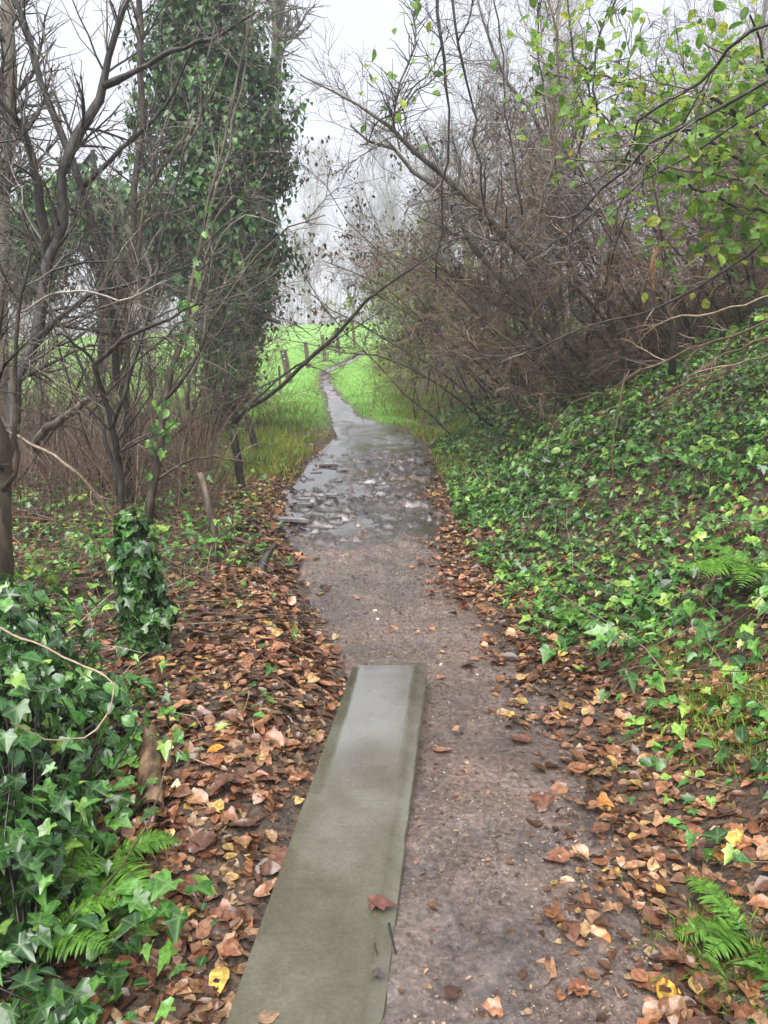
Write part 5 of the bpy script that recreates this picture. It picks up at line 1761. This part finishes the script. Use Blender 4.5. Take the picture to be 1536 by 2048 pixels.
# broad-leaved weeds in the left undergrowth
for k, (u, v, n, s, lab) in enumerate([(470, 885, 16, .075, 'young bramble with fresh green leaves beside the left path edge'), (100, 1200, 9, .10, 'few broad green leaves beside the left trunk foot'),
                                       (500, 1010, 10, .06, 'small green sprig at the foot of the dark left stake'), (150, 1030, 10, .06, 'scattered green sprig on the brown twigs at left'),
                                       (1020, 900, 14, .07, 'pale yellow-green weed among the ivy high on the right bank'), (1420, 990, 12, .08, 'pale broad-leaved weed at the right edge of the ivy')]):
    p = gp(u, v)
    t = thing('leafy_weed', lab, 'plant', p, 'leafy weeds')
    st = []
    for j in range(4):
        e = p + np.array([ri.normal(0, .12), ri.normal(0, .12), ri.uniform(.18, .42)])
        c = spline(np.array([p, (p + e) / 2 + ri.normal(0, .03, 3), e]), 6)
        st.append(c)
        obj('stem', Geo().tubes(c, np.linspace(.004, .0015, 6), 4), M['twig_red'], t)
    for j in range(n):
        c = st[j % 4]
        i = int(ri.integers(2, 6))
        X, Y, Z = axes(nrm(np.array([[ri.normal(0, .5), -.4, 1]])), nrm(ri.normal(size=(1, 3))))
        o = obj('leaf', OVAL_M[j % 4], None, t)
        place(o, c[i] + ri.normal(0, .03, 3), X[0], Y[0], Z[0], s * ri.uniform(.7, 1.2), t)

# ------------------------------------------------------------------ ferns
PINNA = []
for k in range(3):
    tv = np.array([(0, 0, 0), (.10, .12, .02), (.085, .4, .03), (.06, .7, .0), (0, 1, -.08 - .05 * k), (-.06, .7, 0), (-.085, .4, .03), (-.10, .12, .02)])
    tv = tv + TR.normal(0, .006, tv.shape)
    tf = np.array([[0, 1, 7], [1, 2, 7], [7, 2, 6], [2, 3, 6], [6, 3, 5], [3, 4, 5]])
    PINNA.append(as_mesh('leaflet', (tv, tf)))
    PINNA[-1].materials.append(M['fern'])


def frond(t_, rng, base, heading, L, rise, arch, pinna):
    K = 26
    t = np.linspace(0, 1, K)
    h = np.array([math.cos(heading), math.sin(heading), 0])
    line = base + h[None] * (L * (t - .12 * t ** 3))[:, None] + np.array([0, 0, 1.])[None] * (L * (rise * t - arch * t ** 2))[:, None]
    T = nrm(np.gradient(line, axis=0))
    S = nrm(np.cross(T, np.array([0, 0, 1.])))
    U = np.cross(S, T)
    fr_ = obj('frond', Geo().tubes(line, np.linspace(.0035, .001, K), 4), M['fern'], t_)
    for sgn in (-1, 1):
        q = np.arange(3, K)
        w = pinna * np.sin(np.pi * np.clip(t[q], .05, .98) ** .75) ** .8 + .006
        Yd = nrm(sgn * S[q] * .94 + T[q] * .34 + rng.normal(0, .06, (len(q), 3)) - U[q] * .1)
        Zd = nrm(U[q] + rng.normal(0, .12, (len(q), 3)))
        X, Y, Z = axes(Zd, Yd)
        for k in range(len(q)):
            o = obj('leaflet', PINNA[k % 3], None, fr_)
            place(o, line[q[k]], X[k], Y[k], Z[k], float(w[k]), fr_)


def fern(u, v, label, seed, n, L, headings, pinna, up_=0.0):
    rng = np.random.default_rng(seed)
    p = gp(u, v)
    p = p + np.array([0, 0, up_])
    t = thing('fern', label, 'fern', p)
    for k in range(n):
        hd = RAD(headings[0] + (headings[1] - headings[0]) * (k + .5) / n + rng.normal(0, 6))
        frond(t, rng, p, hd, L * rng.uniform(.75, 1.1), rng.uniform(.5, .85), rng.uniform(.45, .7), pinna)


fern(215, 1765, 'bright green fern low in the ivy left of the slab', 901, 6, .27, (150, 390), .06, .07)
fern(40, 1960, 'green fern at the bottom left corner', 902, 5, .28, (-40, 200), .065, .09)
fern(1185, 1240, 'small yellow-green fern where the litter meets the right bank', 903, 5, .30, (170, 330), .06)
fern(1530, 1160, 'large bright fern at the right picture edge', 904, 7, .48, (120, 300), .10)
fern(1500, 1880, 'green feathery fern in the bottom right leaves', 905, 4, .25, (100, 280), .05)

# moss tufts at the right edge
rm_ = np.random.default_rng(910)
xs, ys = [], []
for (u, v, s, k) in [(1440, 1400, .12, 900), (1500, 1480, .12, 800), (1480, 1920, .10, 500), (1350, 1330, .1, 400)]:
    p = gp(u, v)
    xs.append(rm_.normal(p[0], s, k))
    ys.append(rm_.normal(p[1], s, k))
xs, ys = np.concatenate(xs), np.concatenate(ys)
pos = np.column_stack([xs, ys, surf_h(xs, ys)])
tip = nrm(rm_.normal(0, .5, (len(xs), 3)) + np.array([0, 0, .8]))
X, Y, Z = axes(nrm(rm_.normal(size=(len(xs), 3))), tip)
g_ = Geo()
g_.inst(*blade(), pos, X, Y, Z, rm_.uniform(.025, .07, len(xs)), rm_.random(len(xs)))
tag(obj('moss_tufts', g_, M['moss']), 'yellow-green mossy grass tufts in the litter at right', 'moss', kind='stuff')

# ------------------------------------------------------------------ stakes, log, driftwood, near stems on the left
def stake(pts, label, name='leaning_stake', bark='bark_dark'):
    rng = np.random.default_rng(int(pts[0][0]))
    P, R = stem_poly(pts, 9, .004, rng)
    g0 = float(surf_h(P[0, 0], P[0, 1]))
    P[0, 2] = min(P[0, 2], g0 - .05)
    R = R * rng.uniform(.9, 1.1, len(R))
    o = obj(name, Geo().tubes(P, R, 8, cap=True), M[bark])
    return tag(o, label, 'stake', 'old stakes left of the path')


d1 = gp(432, 1108)[1]
stake([(434, 1112, d1, 17), (428, 1060, d1, 16), (416, 1010, d1, 15), (404, 955, d1 + .05, 15), (400, 945, d1 + .05, 12)], 'short leaning weathered stake with a rusty top, left of the slates', bark='post')
d2 = gp(484, 995)[1]
stake([(486, 998, d2, 18), (480, 950, d2, 17), (470, 890, d2, 15), (465, 860, d2, 12)], 'dark thin stake under the young green bramble')
d3 = gp(512, 905)[1]
stake([(514, 908, d3, 14), (505, 870, d3, 12), (492, 825, d3, 9)], 'thinnest dark stake, farthest of the three by the left verge')

# the cut log with a hollow end
lp0, lp1 = gp(302, 1640), gp(292, 1500)
c = spline(np.array([lp0 + [0, 0, .035], (lp0 + lp1) / 2 + [.008, 0, .05], lp1 + [0, .05, .045]]), 12)
rl_ = 1.15 * np.array([.036, .037, .037, .036, .033, .034, .035, .033, .034, .033, .034, .030])
lg = thing('log', 'short wet brown log with a dark hollow end, left of the slab', 'log', lp0)
obj('bark', Geo().tubes(c, rl_, 14), rough_mat('log_bark', [(.3, (.04, .024, .014)), (.5, (.11, .066, .036)), (.72, (.26, .17, .10))], 16, (.2, .45), .7, 40, .008, (1, .3, 1)), lg)
ax = nrm(c[0] - c[1])
inner = np.array([c[0] + ax * .001, c[0] - ax * .02, c[0] - ax * .06])
obj('hollow', Geo().tubes(inner, np.array([.034, .030, .012]), 14, cap=False).add([c[0] - ax * .062], np.zeros((0, 3), int)), M['bark_dark'], lg)
rimv = []
A_ = nrm(np.cross(ax, np.array([0, 0, 1.])))
B_ = np.cross(ax, A_)
th = np.linspace(0, 2 * math.pi, 14, endpoint=False)
ro_, ri__ = [c[0] + .042 * (math.cos(a) * A_ + math.sin(a) * B_) for a in th], [c[0] + ax * .002 + .033 * (math.cos(a) * A_ + math.sin(a) * B_) for a in th]
ii = np.arange(14)
obj('rim', Geo().add(ro_ + ri__, np.stack([ii, (ii + 1) % 14, 14 + (ii + 1) % 14, 14 + ii], 1)), M['bark_brown'], lg)

dw = gp(522, 1150)
P, R = stem_poly([(515, 1165, dw[1], 24), (522, 1140, dw[1] + .05, 22), (535, 1112, dw[1] + .15, 16), (552, 1088, dw[1] + .25, 8)], 9, .006)
tag(obj('rotten_branch', Geo().tubes(P, R, 8, cap=True), M['bark_dark']), 'black rotten piece of branch beside the left path edge', 'branch')

for k, (lab, pts) in enumerate([
    ('long pale bramble stem looping before the near ivy bush', [(-15, 1252, 2.0, 9), (70, 1285, 1.98, 9), (150, 1325, 1.95, 9), (215, 1358, 1.93, 9), (225, 1390, 1.9, 8), (210, 1440, 1.87, 7), (175, 1472, 1.84, 7), (100, 1480, 1.8, 6), (20, 1445, 1.76, 6)]),
    ('pale bramble stem slanting down left over the near ferns', [(345, 1480, 2.2, 5), (325, 1560, 2.1, 6), (305, 1630, 2.0, 7), (255, 1715, 1.85, 8), (205, 1775, 1.75, 8), (130, 1850, 1.62, 8), (60, 1930, 1.5, 8), (15, 2000, 1.42, 7)]),
    ('thin brown bramble stem fallen beside the ivy stump', [(325, 1115, 3.9, 8), (370, 1140, 3.95, 9), (420, 1165, 4.0, 8), (470, 1200, 4.05, 6)]),
    ('thin tan shoot at the foot of the left stake', [(165, 1065, 5.0, 6), (190, 1085, 4.9, 7), (210, 1120, 4.7, 6), (225, 1190, 4.4, 5)]),
    ('thin brown shoot running to the right below the ivy stump', [(320, 1252, 3.4, 4), (400, 1246, 3.45, 5), (500, 1246, 3.5, 3)]),
    ('upright tan shoot standing in the ivy of the right bank', [(1228, 980, 5.3, 4), (1225, 900, 5.3, 6), (1238, 820, 5.3, 7), (1250, 745, 5.3, 6)]),
]):
    P, R = stem_poly(pts, 24, .0025, np.random.default_rng(k))
    R = R * .55 * np.random.default_rng(k + 50).uniform(.8, 1.2, len(R))
    tag(obj('bramble_stem', Geo().tubes(P, R, 6), M['twig_tan']), lab, 'bramble')

# ------------------------------------------------------------------ haze
hz = Geo()
x0, x1, y0, y1, z0, z1 = -410., 410., -45., 430., -2.5, 31.
vv = np.array([[x, y, z] for x in (x0, x1) for y in (y0, y1) for z in (z0, z1)])
hz.add(vv, np.array([[0, 1, 3, 2], [4, 6, 7, 5], [0, 4, 5, 1], [2, 3, 7, 6], [0, 2, 6, 4], [1, 5, 7, 3]]))
m = bpy.data.materials.new('mist')
m.use_nodes = True
m.node_tree.nodes.clear()
out = m.node_tree.nodes.new('ShaderNodeOutputMaterial')
pv = m.node_tree.nodes.new('ShaderNodeVolumePrincipled')
pv.inputs['Color'].default_value = (.94, .96, 1, 1)
pv.inputs['Density'].default_value = .0032
m.node_tree.links.new(pv.outputs[0], out.inputs['Volume'])
ho = obj('haze', hz, m, smooth=False)
ho['kind'] = 'stuff'
ho['label'] = 'thin pale winter mist filling the whole valley'
ho['category'] = 'haze'
